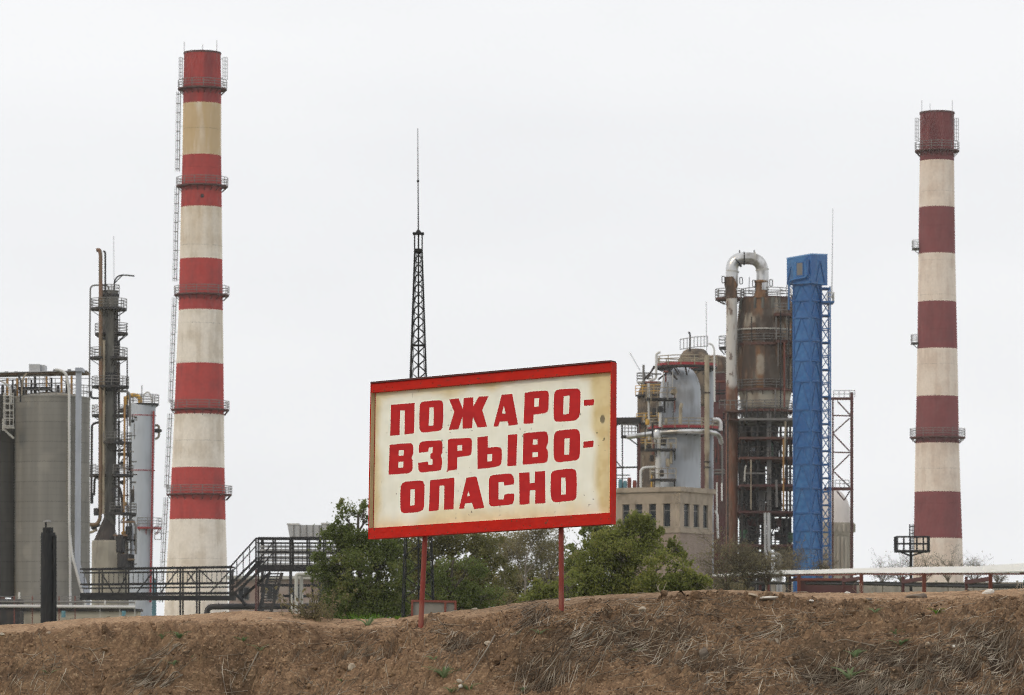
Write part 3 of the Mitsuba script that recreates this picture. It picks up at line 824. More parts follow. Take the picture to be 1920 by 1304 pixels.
part(G, 'rear_railing', mb, M_RAIL)
for x0, x1, y0, y1 in ((2, 8, 722, 745), (24, 31, 730, 746), (64, 69, 718, 742), (106, 112, 722, 744), (122, 128, 733, 745)):
    part(G, 'feeder', lath(DS - 1, [(y0, x0 + 1, x1 - 1), (y0 + 4, x0, x1), ((y0 + 3 * y1) / 4, x0, x1), (y1, x0 + 2, x1 - 2)], 12), M_DARK, 40)
for pts, r in (([(-30, 716), (40, 714)], 1.0), ([(62, 722), (118, 720)], 1.0), ([(88, 712), (103, 740)], .8), ([(20, 728), (52, 712)], .8), ([(118, 712), (135, 728)], .8), ([(95, 735), (137, 734)], .7)):
    part(G, 'cross_pipe', tube([P(a, b_, DS) + [0, -1.0, 0] for a, b_ in pts], r * S(DS), 8), M_DARK, 40)
for x in (12, 30, 103, 130, 147):
    part(G, 'lamp', box(P(x - 3, 697, DS) - [0, .2, 0], P(x + 3, 693 if x > 90 else 699, DS) + [0, .2, 0]), M_DARK)
for pts, r, m in (([(112, 699), (132, 703), (138.5, 735), (139, 985), (140, 1020), (141, 1160)], 2.6, M_PALE), ([(140, 1006), (143, 1040), (172.5, 1150)], 2.7, M_PALE), ([(44, 708), (50, 722), (48, 760)], 1.6, M_DARK),
                  ([(60, 706), (52, 716), (50, 747)], 1.6, M_TANP), ([(-4, 708), (3, 716), (30, 730), (31, 760)], 1.8, M_RAILP)):
    part(G, 'pipe', tube(bend([P(a, b, DS) + [0, -4.0, 0] for a, b in pts], 22 * S(DS)), r * S(DS), 12), m, 50)
dq = [P(a, b, DS) + [0, -3.7, 0] for a, b in ((155.5, 700), (153.5, 1063), (172, 1112), (172.5, 1160))]
part(G, 'duct', MB().add(beam(dq[0], dq[1], .50)).add(beam(dq[1] + [0, 0, .1], dq[2] - [0, 0, .1], .48)).add(beam(dq[2], dq[3], .44)), M_DUCT, label='square blue-grey duct running down beside the silo')
part(G, 'duct_head', hexa([P(x, y, DS) + np.array([0, d, 0]) for x in (150, 163) for d in (-4.3, -2) for y in (703, 696)]), M_DUCT)
for y in (796, 855, 905, 950, 985, 1045):
    part(G, 'pipe_clamp', beam(P(132, y, DS) + [0, -3.9, 0], P(150, y + 1, DS) + [0, -3.9, 0], .09), M_RAIL)

# ================================================================== BLACK VENT STACK
D = 190
K = thing('vent_stack', 'stubby black steel stack with a capped vent, standing before the grey silo', 'stack')
part(K, 'shell', lath(D, [(999, 77, 104), (1003, 76.5, 104.5), (1296, 75.5, 105.5)], 32), M_BLK, 40)
part(K, 'neck', lath(D, [(989.5, 80, 100), (998.5, 80, 100)], 24), M_BLK, 40)
part(K, 'stub', tube([P(86, 990, D), P(86, 979, D)], .045, 8), M_BLK)
part(K, 'vent_cap', lath(D, [(975, 89, 93), (977.5, 81, 96), (979.5, 79.5, 97)], 16), M_RAIL, 40)
part(K, 'side_pipe', tube([P(104, 1005, D) + [0, -.3, 0], P(104.5, 1296, D) + [0, -.3, 0]], .09, 10), M_BLK, 40)

# ================================================================== DISTILLATION COLUMN (left)
D = 425
K = thing('distillation_column', 'thin grey distillation column ringed by platforms, tan pipe up its side, on a concrete base', 'column')
part(K, 'shell', lath(D, [(546, 191, 222), (560, 191, 222.5), (585, 192, 222), (780, 193, 219), (985, 195, 217)], 40), M_COL, 40)
part(K, 'upper_collar', lath(D, [(700, 189, 224), (735, 189, 224)], 32), M_DARK, 40)
part(K, 'cone_skirt', lath(D, [(970, 195, 214), (1014, 176, 219)], 32, False, False), M_CONE, 40)
part(K, 'base', lath(D, [(1014, 173, 240), (1018, 172, 241), (1262, 171, 242)], 12), M_CONC)
for y, l, r, arc in ((552, 187, 224, (0, 360)), (578, 170, 238, (0, 360)), (624, 178, 240, (-60, 75)), (625, 178, 240, (140, 230)), (670, 168, 239, (-70, 250)), (724, 172, 242, (-120, 230)), (778, 172, 241, (-60, 230)),
                     (829, 180, 247, (-120, 70)), (850, 190, 244, (-70, 60)), (890, 168, 250, (-80, 230)), (962, 186, 256, (-110, 70))):
    platform(K, D, (l + r) / 2, y, 12, (r - l) / 2, 4.5, 17, arc, M_DARK, M_RAIL, 5, 0.038, drop=14)
for pts, r, m in (([(183, 472), (189, 471), (191, 480), (191, 680), (190, 975), (184, 985), (166, 985)], 3.6, M_BROWNP), ([(195, 473), (198.5, 474), (199, 480), (199, 560)], 1.8, M_DARK),
                  ([(168, 1010), (169, 760), (171, 537), (205, 536), (206, 552)], 1.5, M_RAIL), ([(233.5, 1040), (235, 925), (236, 745)], 2.0, M_ORANGE), ([(172, 735), (172, 748), (190, 748)], 2, M_DARK),
                  ([(222, 735), (240, 735), (245, 742), (245, 800)], 2.4, M_RAIL), ([(173, 935), (174, 796), (188, 793)], 2.2, M_DARK), ([(178, 930), (179, 898), (188, 894)], 2.2, M_DARK),
                  ([(214, 930), (215, 915), (225, 913), (230, 930), (230, 965)], 2.2, M_DARK), ([(241, 980), (250, 975), (256, 985), (256, 1040)], 2.4, M_RAIL), ([(247, 830), (247, 1060)], 1.5, M_DARK),
                  ([(224, 640), (225, 1060)], 1.4, M_DARK), ([(240, 670), (240, 1060)], 1.3, M_DARK), ([(218, 1000), (218, 1060)], 2.4, M_RAIL), ([(250, 985), (251, 1060)], 1.6, M_DUCT), ([(212, 846), (236, 846)], 1.6, M_DARK),
                  ([(214, 1012), (256, 1014)], 2.0, M_BLK), ([(184, 994), (170, 1000), (160, 1000)], 2.4, M_TANP)):
    dy = -1.3 if m in (M_BROWNP, M_ORANGE) else -0.9
    part(K, 'pipe', tube(bend([P(a, b, D) + [0, dy, 0] for a, b in pts], 9 * S(D)), r * S(D), 10), m, 50, label={M_BROWNP: 'tan and brown vertical pipe bent over at the top', M_ORANGE: 'ochre vertical pipe'}.get(m))
part(K, 'tan_pipe', tube([P(197, 640, D) + [0, -1.25, 0], P(196, 965, D) + [0, -1.25, 0]], 2.6 * S(D), 10), M_TANP, 40)
part(K, 'davit', MB().add(tube(bend([P(a, b, D) for a, b in ((214, 552), (214.5, 526), (222, 517), (234, 516), (252, 518))], 8 * S(D)), .08, 8)).add(tube([P(215, 531, D), P(229, 517, D)], .06, 6)), M_DARK)
part(K, 'lightning_rod', tube([P(214, 550, D), P(213, 443, D)], .022, 5), M_RAIL)
for a, b in ((690, 740), (585, 622), (635, 668), (680, 722), (735, 776), (790, 828), (895, 960)):
    mb = MB()
    caged_ladder(mb, P(219, b, D) + [0, -.6, 0], P(219, a, D) + [0, -.6, 0], .5, .5, .9, .04, (0.8, -0.6, 0))
    part(K, 'caged_ladder', mb, M_DARK)
for x, y in ((230, 905), (233, 1000), (226, 830), (228, 770), (182, 985), (229, 870), (176, 990), (233, 945)):
    part(K, 'valve', rings([P(x, y + 4, D), P(x, y + 2, D), P(x, y - 2, D), P(x, y - 4, D)], [.12, .33, .33, .12], 10), M_YELL if x == 233 else M_DARK, 40)

rng = np.random.default_rng(31)
for i in range(44):
    x, y = rng.uniform(214, 256), rng.uniform(775, 1060)
    L, r, d = rng.uniform(10, 40), rng.choice([.8, 1.2, 1.8]), rng.uniform(-2.2, 1.0)
    q = [P(x, y, D) + [0, d, 0], P(x, min(y + L, 1075), D) + [0, d, 0]] if rng.random() < .6 else [P(x, y, D) + [0, d, 0], P(min(x + L * .7, 256), y, D) + [0, d, 0]]
    part(K, 'pipe', tube(q, r * S(D), 7), [M_DARK, M_BLK, M_RAIL, M_DARK, M_BROWNP][rng.integers(5)], 40)
for x, y, w, h, m in ((226, 1020, 18, 34, M_DARK), (240, 1000, 10, 26, M_BLK), (248, 930, 8, 24, M_DARK), (222, 955, 12, 14, M_BLK), (232, 1052, 26, 26, M_DARK), (214, 925, 8, 20, M_DARK), (245, 1055, 14, 30, M_BLK), (218, 880, 8, 16, M_DARK), (180, 960, 9, 14, M_DARK), (172, 935, 6, 20, M_BLK)):
    part(K, 'fitting', lath(D - 1.5, [(y - h / 2, x - w / 2 + 1, x + w / 2 - 1), (y - h / 2 + 1.5, x - w / 2, x + w / 2), (y + h / 2 - 1, x - w / 2, x + w / 2), (y + h / 2, x - w / 2 + 1, x + w / 2 - 1)], 12), m, 40)

# ================================================================== PALE BLUE COLUMN
D = 450
K = thing('column', 'smooth pale blue column with a thin red line down its side and a yellow elbow on top', 'column')
part(K, 'shell', lath(D, [(757, 245, 291), (760, 243, 292), (882, 242, 289), (1262, 238, 283)], 48), M_PALEBLUE, 40)
for y, l, r in ((779, 242, 293), (882, 241, 291)):
    part(K, 'red_ring', sector(P((l + r) / 2, y, D), 22 * S(D), (r - l) / 2 * S(D), 1.6 * S(D), n=40), M_REDP)
part(K, 'red_conduit', tube([P(289.5, 772, D) + [0, -1.0, 0], P(283.5, 1130, D) + [0, -1.0, 0]], .11, 8), M_REDP)
platform(K, D, 272, 757, 10, 26, 3.5, 16, m=M_DARK, mr=M_RAIL, rr=.04)
platform(K, D, 274, 989, 20, 29, 3.5, 17, (-120, 40), M_REDP, M_RAIL, 6)
mb = MB()
rail(mb, [P(x, 1012, D) for x in (290, 302)], 1.5, .7, .04, (0, .5, 1.0))
part(K, 'hanging_cage', mb, M_RAIL)
part(K, 'elbow_pipe', tube(bend([P(a, b, D) + [0, -.6, 0] for a, b in ((237, 765), (238, 745), (251, 741), (263, 745), (264, 758))], 9 * S(D)), 4 * S(D), 12), M_YELL, 50, label='yellow elbow pipe')
part(K, 'vent', tube(bend([P(a, b, D) for a, b in ((266, 757), (266, 723))], 3), .05, 6), M_RAIL)
part(K, 'loop_pipe', tube(bend([P(a, b, D) for a, b in ((268, 742), (278, 733), (284, 745), (285, 757))], .8), .09, 6), M_PALE)
part(K, 'valve_loop', tube(bend([P(a, b, D) for a, b in ((284, 802), (294, 797), (298, 800), (298, 820), (291, 824))], .4), .13, 8), M_TANP)
part(K, 'valve', rings([P(296, y, D) for y in (812, 810, 806, 804)], [.2, .45, .45, .2], 10), M_DARK)

# ================================================================== LOW THINGS AT THE LEFT
D = 365
K = thing('tank_base', 'low beige plinth wall below the silos', 'wall')
part(K, 'wall', box(P(24, 1262, D), P(258, 1146, D) + [0, 3, 0]), M_BEIGE)
part(K, 'coping', box(P(20, 1146, D) - [0, .3, 0], P(262, 1142, D) + [0, 3.3, 0]), M_DARK)
D = 355
part(K, 'rear_wall', box(P(-70, 1262, D) + [0, 4, 0], P(27, 1123, D) + [0, 7, 0]), M_DARK)
K = thing('pipeline', 'two white pipes on a railed pipe bridge in front of the silos', 'pipeline')
for y, r, m in ((1129, 1.7, M_RAIL), (1137.5, 3.0, M_PALE)):
    part(K, 'pipe', tube([P(-40, y - 1, D), P(253, y + 1, D)], r * S(D), 12), m, 40)
for x in (-10, 26, 60, 110, 140, 187, 224, 252):
    part(K, 'post', beam(P(x, 1262, D) + [0, .3, 0], P(x, 1118, D) + [0, .3, 0], .09), M_RAILP if x > 180 else M_RUSTP)
mb = MB()
for y in (1119, 1124):
    mb.add(tube([P(-40, y, D) + [0, .3, 0], P(253, y, D) + [0, .3, 0]], .035, 5))
part(K, 'handrail', mb, M_RAIL)
part(K, 'beam', beam(P(-40, 1143, D) + [0, .5, 0], P(253, 1144, D) + [0, .5, 0], .3), M_DARK)
for x, y, w in ((36, 1117, 4), (197, 1128, 3), (119, 1152, 8), (232, 1152, 8)):
    part(K, 'valve', lath(D - 1, [(y - 6, x - w / 2 + 1, x + w / 2 - 1), (y - 5, x - w / 2, x + w / 2), (y + 6, x - w / 2, x + w / 2)], 10), M_PALE if w < 5 else M_TEAL, 40)
K = thing('teal_tank', 'teal sheet-metal tank at the foot of the chimney', 'tank')
D = 460
part(K, 'shell', lath(D, [(1088, 267, 292), (1092, 266, 293), (1262, 266, 293)], 24), M_TEAL, 40)
part(K, 'lid', lath(D, [(1083, 270, 289), (1087.6, 266, 293.5)], 24), M_DARK, 40)

# ================================================================== WALKWAY WITH STAIRS
D = 310
W = thing('walkway', 'long black steel walkway with lattice railing climbing by stairs to an upper level', 'walkway')
deep = np.array([0, 1.5, 0])
def wb(name, a, b, w, far=True, m=None):
    part(W, name, beam(P(*a, D), P(*b, D), w * S(D)), m or M_BLK)
    if far:
        part(W, name, beam(P(a[0] + 2, a[1] + .5, D) + deep, P(b[0] + 2, b[1] + .5, D) + deep, w * S(D) * .9), m or M_BLK)
wb('top_chord', (150, 1067.5), (436, 1063), 3.4)
wb('handrail', (150, 1074), (436, 1071), 2.0)
wb('mid_chord', (150, 1096), (436, 1093), 3.2)
wb('knee_rail', (150, 1103), (436, 1100.5), 1.8)
wb('bottom_chord', (150, 1114), (440, 1112), 4.0)
part(W, 'deck', box(P(150, 1125, D) + [0, -.1, 0], P(440, 1117, D) + [0, 1.7, 0]), M_BLK)
for x in (186, 236, 288, 338, 369, 432):
    down = 1262 if x in (338, 369) else 1120
    wb('post', (x, 1066), (x, down), 3.4 if x > 300 else 2.8)
for a, b in (((334, 1068), (301, 1112)), ((289, 1070), (254, 1115)), ((190, 1074), (212, 1112)), ((373, 1068), (400, 1093)), ((350, 1092), (365, 1074)), ((352, 1074), (365, 1092)), ((432, 1070), (393, 1112)), ((240, 1072), (222, 1112))):
    wb('diagonal', a, b, 2.4, False)
for x in np.arange(158, 434, 9.2):
    part(W, 'baluster', beam(P(x, 1073, D), P(x, 1095, D), .05), M_BLK)
for a, b, w in (((432, 1063), (480, 1010), 2.8), ((436, 1072), (480, 1024), 2.0), ((433, 1095), (482, 1047), 4), ((441, 1102), (492, 1052), 5), ((440, 1112), (500, 1060), 4.5)):
    wb('stair_rail' if w < 3 else 'stringer', a, b, w, False)
for a, b, w in (((442, 1098), (512, 1014), 2.4), ((448, 1108), (515, 1030), 2.4), ((430, 1107), (492, 1044), 2.6), ((452, 1120), (505, 1072), 5)):
    part(W, 'stair_rail' if w < 3 else 'stringer', beam(P(*a, D) + deep, P(*b, D) + deep, w * S(D)), M_BLK)
for t in np.linspace(0.04, 0.96, 13):
    q = P(441 + 51 * t, 1100 - 50 * t, D)
    part(W, 'tread', box(q + [-.13, 0.06, -.03], q + [.13, 1.44, .03]), M_BLK)
for x, y in ((444, 1050), (456, 1037), (468, 1024)):
    part(W, 'baluster', beam(P(x, y, D), P(x, y + 44, D), .07), M_BLK)
wb('top_chord', (480, 1010), (660, 1010), 3.2)
wb('handrail', (480, 1018), (660, 1018), 2.0)
wb('knee_rail', (480, 1035), (660, 1036), 2.6)
wb('knee_rail', (480, 1046), (660, 1047), 1.6)
part(W, 'deck', box(P(482, 1071, D) + [0, -.1, 0], P(660, 1060, D) + [0, 1.7, 0]), M_BLK)
for x in (480, 512, 545, 576, 607, 640):
    wb('post', (x, 1009), (x, 1068), 3.2)
for x in np.arange(487, 655, 8.0):
    part(W, 'baluster', beam(P(x, 1018, D), P(x, 1061, D), .05), M_BLK)
for x in (586, 628):
    part(W, 'column', beam(P(x, 1068, D), P(x, 1262, D), .16), M_BLK)
for y, xa in ((1097, 482), (1117.5, 530)):
    wb('lower_beam', (xa, y), (660, y + 1), 4.2)
wb('column', (480, 1068), (480, 1262), 3.4, True, M_MAROON)
K = thing('steep_stair', 'steep grey stair leaning up under the upper walkway', 'stair')
D = 305
for x in (0, 24):
    part(K, 'stringer', beam(P(505 + x, 1074, D), P(484 + x, 1150, D), .22, .3), M_DARK)
    part(K, 'handrail', beam(P(503 + x, 1050, D), P(488 + x, 1112, D), .07), M_DARK)
for t in np.linspace(0.03, 0.97, 15):
    q, q2 = P(505 - 21 * t, 1074 + 76 * t, D), P(529 - 21 * t, 1074 + 76 * t, D)
    part(K, 'tread', box(q + [.11, -.12, -.05], q2 + [-.11, .12, .05]), M_DARK)
K = thing('black_pipeline', 'thick black pipe with an elbow under the walkway', 'pipeline')
D = 330
part(K, 'pipe', tube(bend([P(a, b, D) for a, b in ((388, 1262), (388, 1138), (700, 1136))], 12 * S(D)), 5.5 * S(D), 14), M_DARK, 50)
part(K, 'branch', tube(bend([P(a, b, D) + [0, -.6, 0] for a, b in ((430, 1112), (448, 1118), (462, 1136))], 8 * S(D)), 3.2 * S(D), 12), M_BLK, 50)
for x in (410, 462, 520):
    part(K, 'collar', tube([P(x - 1, 1137, D), P(x + 1, 1137, D)], 6.6 * S(D), 14), M_DARK, 40)
K = thing('pipe_loop', 'pale grey twin pipe bent over in an upside-down U beside the trees', 'pipe')
D = 290
for dx, dy in ((0, 0), (9, 1.5)):
    part(K, 'pipe', tube(bend([P(a, b, D) + [0, dx * .05, 0] for a, b in ((555.5 + dx, 1262), (555.5 + dx, 1077 + dy), (640, 1077 + dy))], 5 * S(D)), 3.4 * S(D), 12), M_RAILP, 50)
part(K, 'stub', tube([P(547, 1262, D), P(547, 1115, D)], 1.8 * S(D), 10), M_RAILP, 40)
# cooling units
D = 400
K = thing('cooling_unit', 'pair of pale grey hopper-topped units on a frame behind the upper walkway', 'cooling unit')
for x0, x1, y0 in ((541, 604, 984), (604.5, 645, 983)):
    part(K, 'hopper', hexa([P(x, y, D) + np.array([0, d, 0]) for xa, xb in ((x0, x0 + 4), (x1, x1)) for d in (-2, 2) for x, y in ((xb, 1008), (xa, y0 + 2))]), M_HOPPER)
    part(K, 'hood', hexa([P(x, y, D) + np.array([0, d, 0]) for x in (x0 - 1, (x0 + 22) if x0 < 600 else x0 + 12) for d in (-2.1, 2.1) for y in (y0 + 1.8, y0 - 1)]), M_PALE)
    for x in np.arange(x0 + 12, x1, 12):
        part(K, 'rib', beam(P(x, 1008, D) + [0, -2.05, 0], P(x, y0 + 2, D) + [0, -2.05, 0], .10), M_RAIL)
for x in (492, 545, 600, 650):
    part(K, 'leg', beam(P(x, 1262, D), P(x, 1008, D), .3), M_DARK)
for y in np.arange(1024, 1058, 6.5):
    part(K, 'louvre', box(P(488, y + 3.2, D) + [0, -1, 0], P(652, y, D) + [0, .2, 0]), M_HOPPER)
part(K, 'platform', box(P(486, 1012, D) + [0, -2, 0], P(655, 1009, D) + [0, 2, 0]), M_DARK)
D = 480
K = thing('pump_house', 'low pink brick house with pale panels, half hidden by the walkway', 'house')
part(K, 'wall', box(P(428, 1262, D), P(690, 1086, D) + [0, 10, 0]), M_PINK)
part(K, 'roof', box(P(424, 1086, D) - [0, .6, 0], P(694, 1081, D) + [0, 10.5, 0]), M_RAILP)
for x in (446, 500, 541, 596, 640):
    f = part(K, 'window', box(P(x, 1126, D) - [0, .12, 0], P(x + 22, 1100, D) - [0, 0.02, 0]), M_RAIL)
    part(f, 'pane', box(P(x + 1.5, 1124, D) - [0, .16, 0], P(x + 10.6, 1102, D) - [0, .13, 0]), M_GLASS)
    part(f, 'pane', box(P(x + 11.4, 1124, D) - [0, .16, 0], P(x + 20.5, 1102, D) - [0, .13, 0]), M_GLASS)

# ================================================================== CONTROL BUILDING (brick, before the vessels)
D = 275
K = thing('control_building', 'tall flat-roofed tan brick building with narrow window slots below a plain frieze', 'building')
corner = P(1275, 913, D)
corner[2] = 0
yaw = math.radians(31)
UL, UR = np.array([-math.cos(yaw), math.sin(yaw), 0]), np.array([math.sin(yaw), math.cos(yaw), 0])
ZB = lambda py: float(P(1275, py, D)[2])


def wallbox(face, a0, a1, z0, z1, o0, o1):
    """A box on one face of the building: a along the face from the corner, o outwards."""
    U, out = (UL, np.array([-math.sin(yaw), -math.cos(yaw), 0])) if face == 'l' else (UR, np.array([math.cos(yaw), -math.sin(yaw), 0]))
    return hexa([corner + U * a + out * o + np.array([0, 0, z]) for a in (a0, a1) for o in (o0, o1) for z in (z0, z1)])


LL, LR = 5.25, 4.75
zt0, zc, zf, zw0, zw1 = ZB(913), ZB(922), ZB(940), ZB(944), ZB(987)
wl, wr = [(.78, 1.33), (1.90, 2.45), (2.98, 3.55), (4.00, 4.55)], [(.62, 1.42), (2.02, 2.82), (3.40, 4.10)]
core = MB().add(hexa([corner + UL * a + UR * b + np.array([0, 0, z]) for a in (.02, LL) for b in (.02, LR) for z in (0, zw0 - 2.0)]))
part(K, 'wall', core, M_BRICK)
part(K, 'interior', hexa([corner + UL * a + UR * b + np.array([0, 0, z]) for a in (.30, LL - .3) for b in (.30, LR - .3) for z in (zw0 - 2.05, zc)]), M_INNER)
for face, L, ws in (('l', LL, wl), ('r', LR, wr)):
    e = [0.0] + [x for w in ws for x in w] + [L]
    for a, b in zip(e[::2], e[1::2]):
        part(K, 'pier', wallbox(face, a if a else (.02 if face == 'l' else .0), b, zw1, zw0, -.28, -.015), M_CORN)
    part(K, 'frieze', wallbox(face, 0 if face == 'l' else -.03, L, zw0, zc, -.3, .03), M_CORN)
    part(K, 'spandrel', wallbox(face, .02, L, zw0 - 2.0, zw1, -.28, -.012), M_CORN)
    part(K, 'cornice', wallbox(face, -.20 if face == 'l' else .0, L + .1, zc + .002, zt0, -.5, .2), M_CORN)
    part(K, 'sill_course', wallbox(face, -.08, L, ZB(999), ZB(995), -.1, .09), M_CORN)
    for a, b in ws:
        f = part(K, 'window', wallbox(face, a, a + .05, zw1, zw0, -.2, -.12), M_RAIL)
        part(f, 'pane', wallbox(face, a + .05, b - .05, zw1 + .05, zw0 - .05, -.18, -.15), M_GLASS)
        part(f, 'transom', MB().add(wallbox(face, a + .05, b - .05, zw0 - .5, zw0 - .44, -.2, -.13)).add(wallbox(face, b - .05, b, zw1, zw0, -.2, -.12)), M_RAIL)
        part(K, 'sill', wallbox(face, a - .05, b + .05, zw1 - .07, zw1 + .003, -.2, .05), M_CONC)
part(K, 'roof', hexa([corner + UL * a + UR * b + np.array([0, 0, z]) for a in (.5, LL - .1) for b in (.5, LR - .1) for z in (zc, zt0 - .12)]), M_DARK)
for dx, y0, y1 in ((1344, 905, 990), (1353.5, 906, 940)):
    part(K, 'downpipe', tube([P(dx, y0, D + 3), P(dx, y1, D + 3)], 1.6 * S(D), 10), M_PALE, 40)
part(K, 'vent_pipe', tube(bend([P(a, b, D + 3) for a, b in ((1341, 958), (1345, 966), (1346, 1010))], .3), 2.4 * S(D), 10), M_PALE, 40)
for x, y in ((1163, 905), (1172, 908), (1180, 902), (1190, 907)):
    part(K, 'roof_fan', lath(D + 3, [(y - 6, x - 3, x + 3), (y, x - 4, x + 4), (y + 14, x - 3.5, x + 3.5)], 10), M_TEAL if x < 1175 else M_RUSTP, 40)

# ================================================================== GREY VESSEL
D = 375
V = thing('process_vessel', 'tall blue-grey domed vessel between ring platforms behind the brick building', 'vessel')
part(V, 'shell', lath(D, [(690, 1262, 1292), (696, 1252, 1300), (706, 1244, 1307), (720, 1239, 1312), (735, 1237, 1314), (800, 1237, 1314), (1262, 1236, 1314)], 64), M_VESSEL, 40)
part(V, 'side_shell', lath(D + 2, [(688, 1326.5, 1337), (691, 1325.5, 1338), (1262, 1325.5, 1338)], 28), M_VESSEL, 40)
for y, cx, ro, toe in ((806, 1282, 70, True), (688, 1287, 58, True)):
    k = platform(V, D, cx, y, 36, ro, 4.0, 18, m=M_DARK, mr=M_TANP, brackets=14, rr=.045, drop=9)
    part(k, 'toe_board', rings([P(cx, y + .5, D), P(cx, y - 5, D)], [(ro - 1.2) * S(D)] * 2, 40, False, False), M_REDP, 40)
part(V, 'ring_pipe', tube(bend([P(a, b, D) + [0, dy, 0] for a, b, dy in ((1178, 820, 0), (1215, 817, -2.6), (1248, 815, -4.1), (1285, 814, -4.6), (1320, 814.5, -4.2), (1345, 816, -2.0), (1352, 830, 0))], 1.5), 4.6 * S(D), 14), M_SILVER, 50)
part(V, 'drop_pipe', tube([P(1231, 814, D) + [0, -3.6, 0], P(1231, 1100, D) + [0, -3.6, 0]], 5 * S(D), 16), M_PALE, 40)
part(V, 'tee_joint', lath(D - 3.6, [(806, 1227, 1236), (811, 1224, 1238), (822, 1225, 1237), (830, 1226, 1236)], 14), M_SILVER, 40)
part(V, 'bend_pipe', tube(bend([P(a, b, D) + [0, -3.8, 0] for a, b in ((1333, 792), (1342, 791), (1347, 797), (1347, 812))], .45), 4 * S(D), 12), M_SILVER, 50)
part(V, 'tan_pipe', tube([P(1321, 673, D) + [0, -4.6, 0], P(1321, 856, D) + [0, -4.6, 0], P(1321, 858, D) + [0, -4.6, 0], P(1320, 1050, D) + [0, -4.6, 0]], [4.3 * S(D), 5 * S(D), 4 * S(D), 3.6 * S(D)], 14), M_TANP, 40)
for y in (742, 870, 880):
    part(V, 'pipe_clamp', sector(P(1321, y, D) + [0, -4.6, 0], .15, 6.6 * S(D), 2.2 * S(D), n=16), M_DARK)
for l, r, y in ((1210, 1264, 752), (1208, 1264, 846), (1217, 1264, 902)):
    k = part(V, 'side_platform', box(P(l, y + 3.5, D) + [0, -4.4, 0], P(r, y, D) + [0, -2.0, 0]), M_DARK)
    mb = MB()
    rail(mb, [P(l, y, D) + [0, -2.0, 0], P(l, y, D) + [0, -4.4, 0], P(r, y, D) + [0, -4.4, 0]], .95, .8, .035, (.5, 1.0))
    part(k, 'railing', mb, M_TANP)
    part(k, 'strut', beam(P(r - 3, y + 3, D) + [0, -4.2, 0], P(r - 1, y + 20, D) + [0, -3.2, 0], .12), M_DARK)
part(V, 'manhole', tube([P(1260, 740, D) + [0, -3.0, 0], P(1261, 740, D) + [0, -4.3, 0]], 5.6 * S(D), 18), M_TANP, 40)
part(V, 'nozzle', tube(bend([P(a, b, D) + [0, -4.2, 0] for a, b in ((1275, 762), (1273, 768), (1272, 800))], .3), 3.2 * S(D), 12), M_TANP, 50)
part(V, 'thin_pipe', tube(bend([P(a, b, D) + [0, -3, 0] for a, b in ((1215, 805), (1214, 717), (1228, 716), (1228.5, 668), (1236, 665))], .5), 2.2 * S(D), 10), M_PALE, 50)
part(V, 'thin_pipe', tube(bend([P(a, b, D) + [0, -3.5, 0] for a, b in ((1199, 1000), (1199, 881), (1230, 879))], .5), 2.4 * S(D), 10), M_PALE, 50)
part(V, 'thin_pipe', tube(bend([P(a, b, D) + [0, -4.7, 0] for a, b in ((1324, 652), (1331, 654), (1334.5, 662), (1335, 760))], .5), 1.7 * S(D), 10), M_PALE, 50)
part(V, 'thin_pipe', tube([P(1235, 758, D) + [0, -3.5, 0], P(1235, 805, D) + [0, -3.5, 0]], 2.6 * S(D), 10), M_PALE, 40)
for a, b in (((1206, 716), (1230, 688)), ((1232, 716), (1262, 692)), ((1240, 688), (1268, 716)), ((1225, 690), (1212, 715)), ((1283, 692), (1286, 708)), ((1262, 693), (1270, 706))):
    part(V, 'strut', beam(P(*a, D) + [0, -2.5, 0], P(*b, D) + [0, -2.5, 0], .16), M_DARK)
rng = np.random.default_rng(21)
for i in range(26):
    x, y = rng.uniform(1206, 1262), rng.uniform(700, 905)
    L, r = rng.uniform(10, 40), rng.choice([.7, 1.0, 1.6])
    d = rng.uniform(-4.6, -2.4)
    q = [P(x, y, D) + [0, d, 0], P(x, min(y + L, 905), D) + [0, d, 0]] if rng.random() < .55 else [P(x - L * .6, y, D) + [0, d, 0], P(x, y, D) + [0, d, 0]]
    part(V, 'pipe', tube(q, r * S(D), 7), [M_DARK, M_TANP, M_RAIL, M_DARK, M_RUSTP, M_RAILP][rng.integers(6)], 40)
for x, y, w, h, m in ((1238, 768, 8, 12, M_DARK), (1249, 790, 6, 10, M_TANP), (1226, 772, 7, 14, M_DARK), (1244, 830, 10, 12, M_DARK), (1252, 868, 8, 16, M_TANP), (1240, 888, 10, 12, M_DARK), (1222, 860, 8, 12, M_DARK), (1258, 850, 5, 40, M_TANP), (1214, 792, 8, 10, M_YELL), (1246, 760, 4, 30, M_DARK)):
    part(V, 'fitting', lath(D - 3.6, [(y - h / 2, x - w / 2 + 1, x + w / 2 - 1), (y - h / 2 + 1.5, x - w / 2, x + w / 2), (y + h / 2 - 1, x - w / 2, x + w / 2), (y + h / 2, x - w / 2 + 1, x + w / 2 - 1)], 12), m, 40)
part(V, 'antenna', tube([P(1322, 676, D) + [0, -3, 0], P(1321, 572, D) + [0, -3, 0]], .025, 5), M_RAIL)
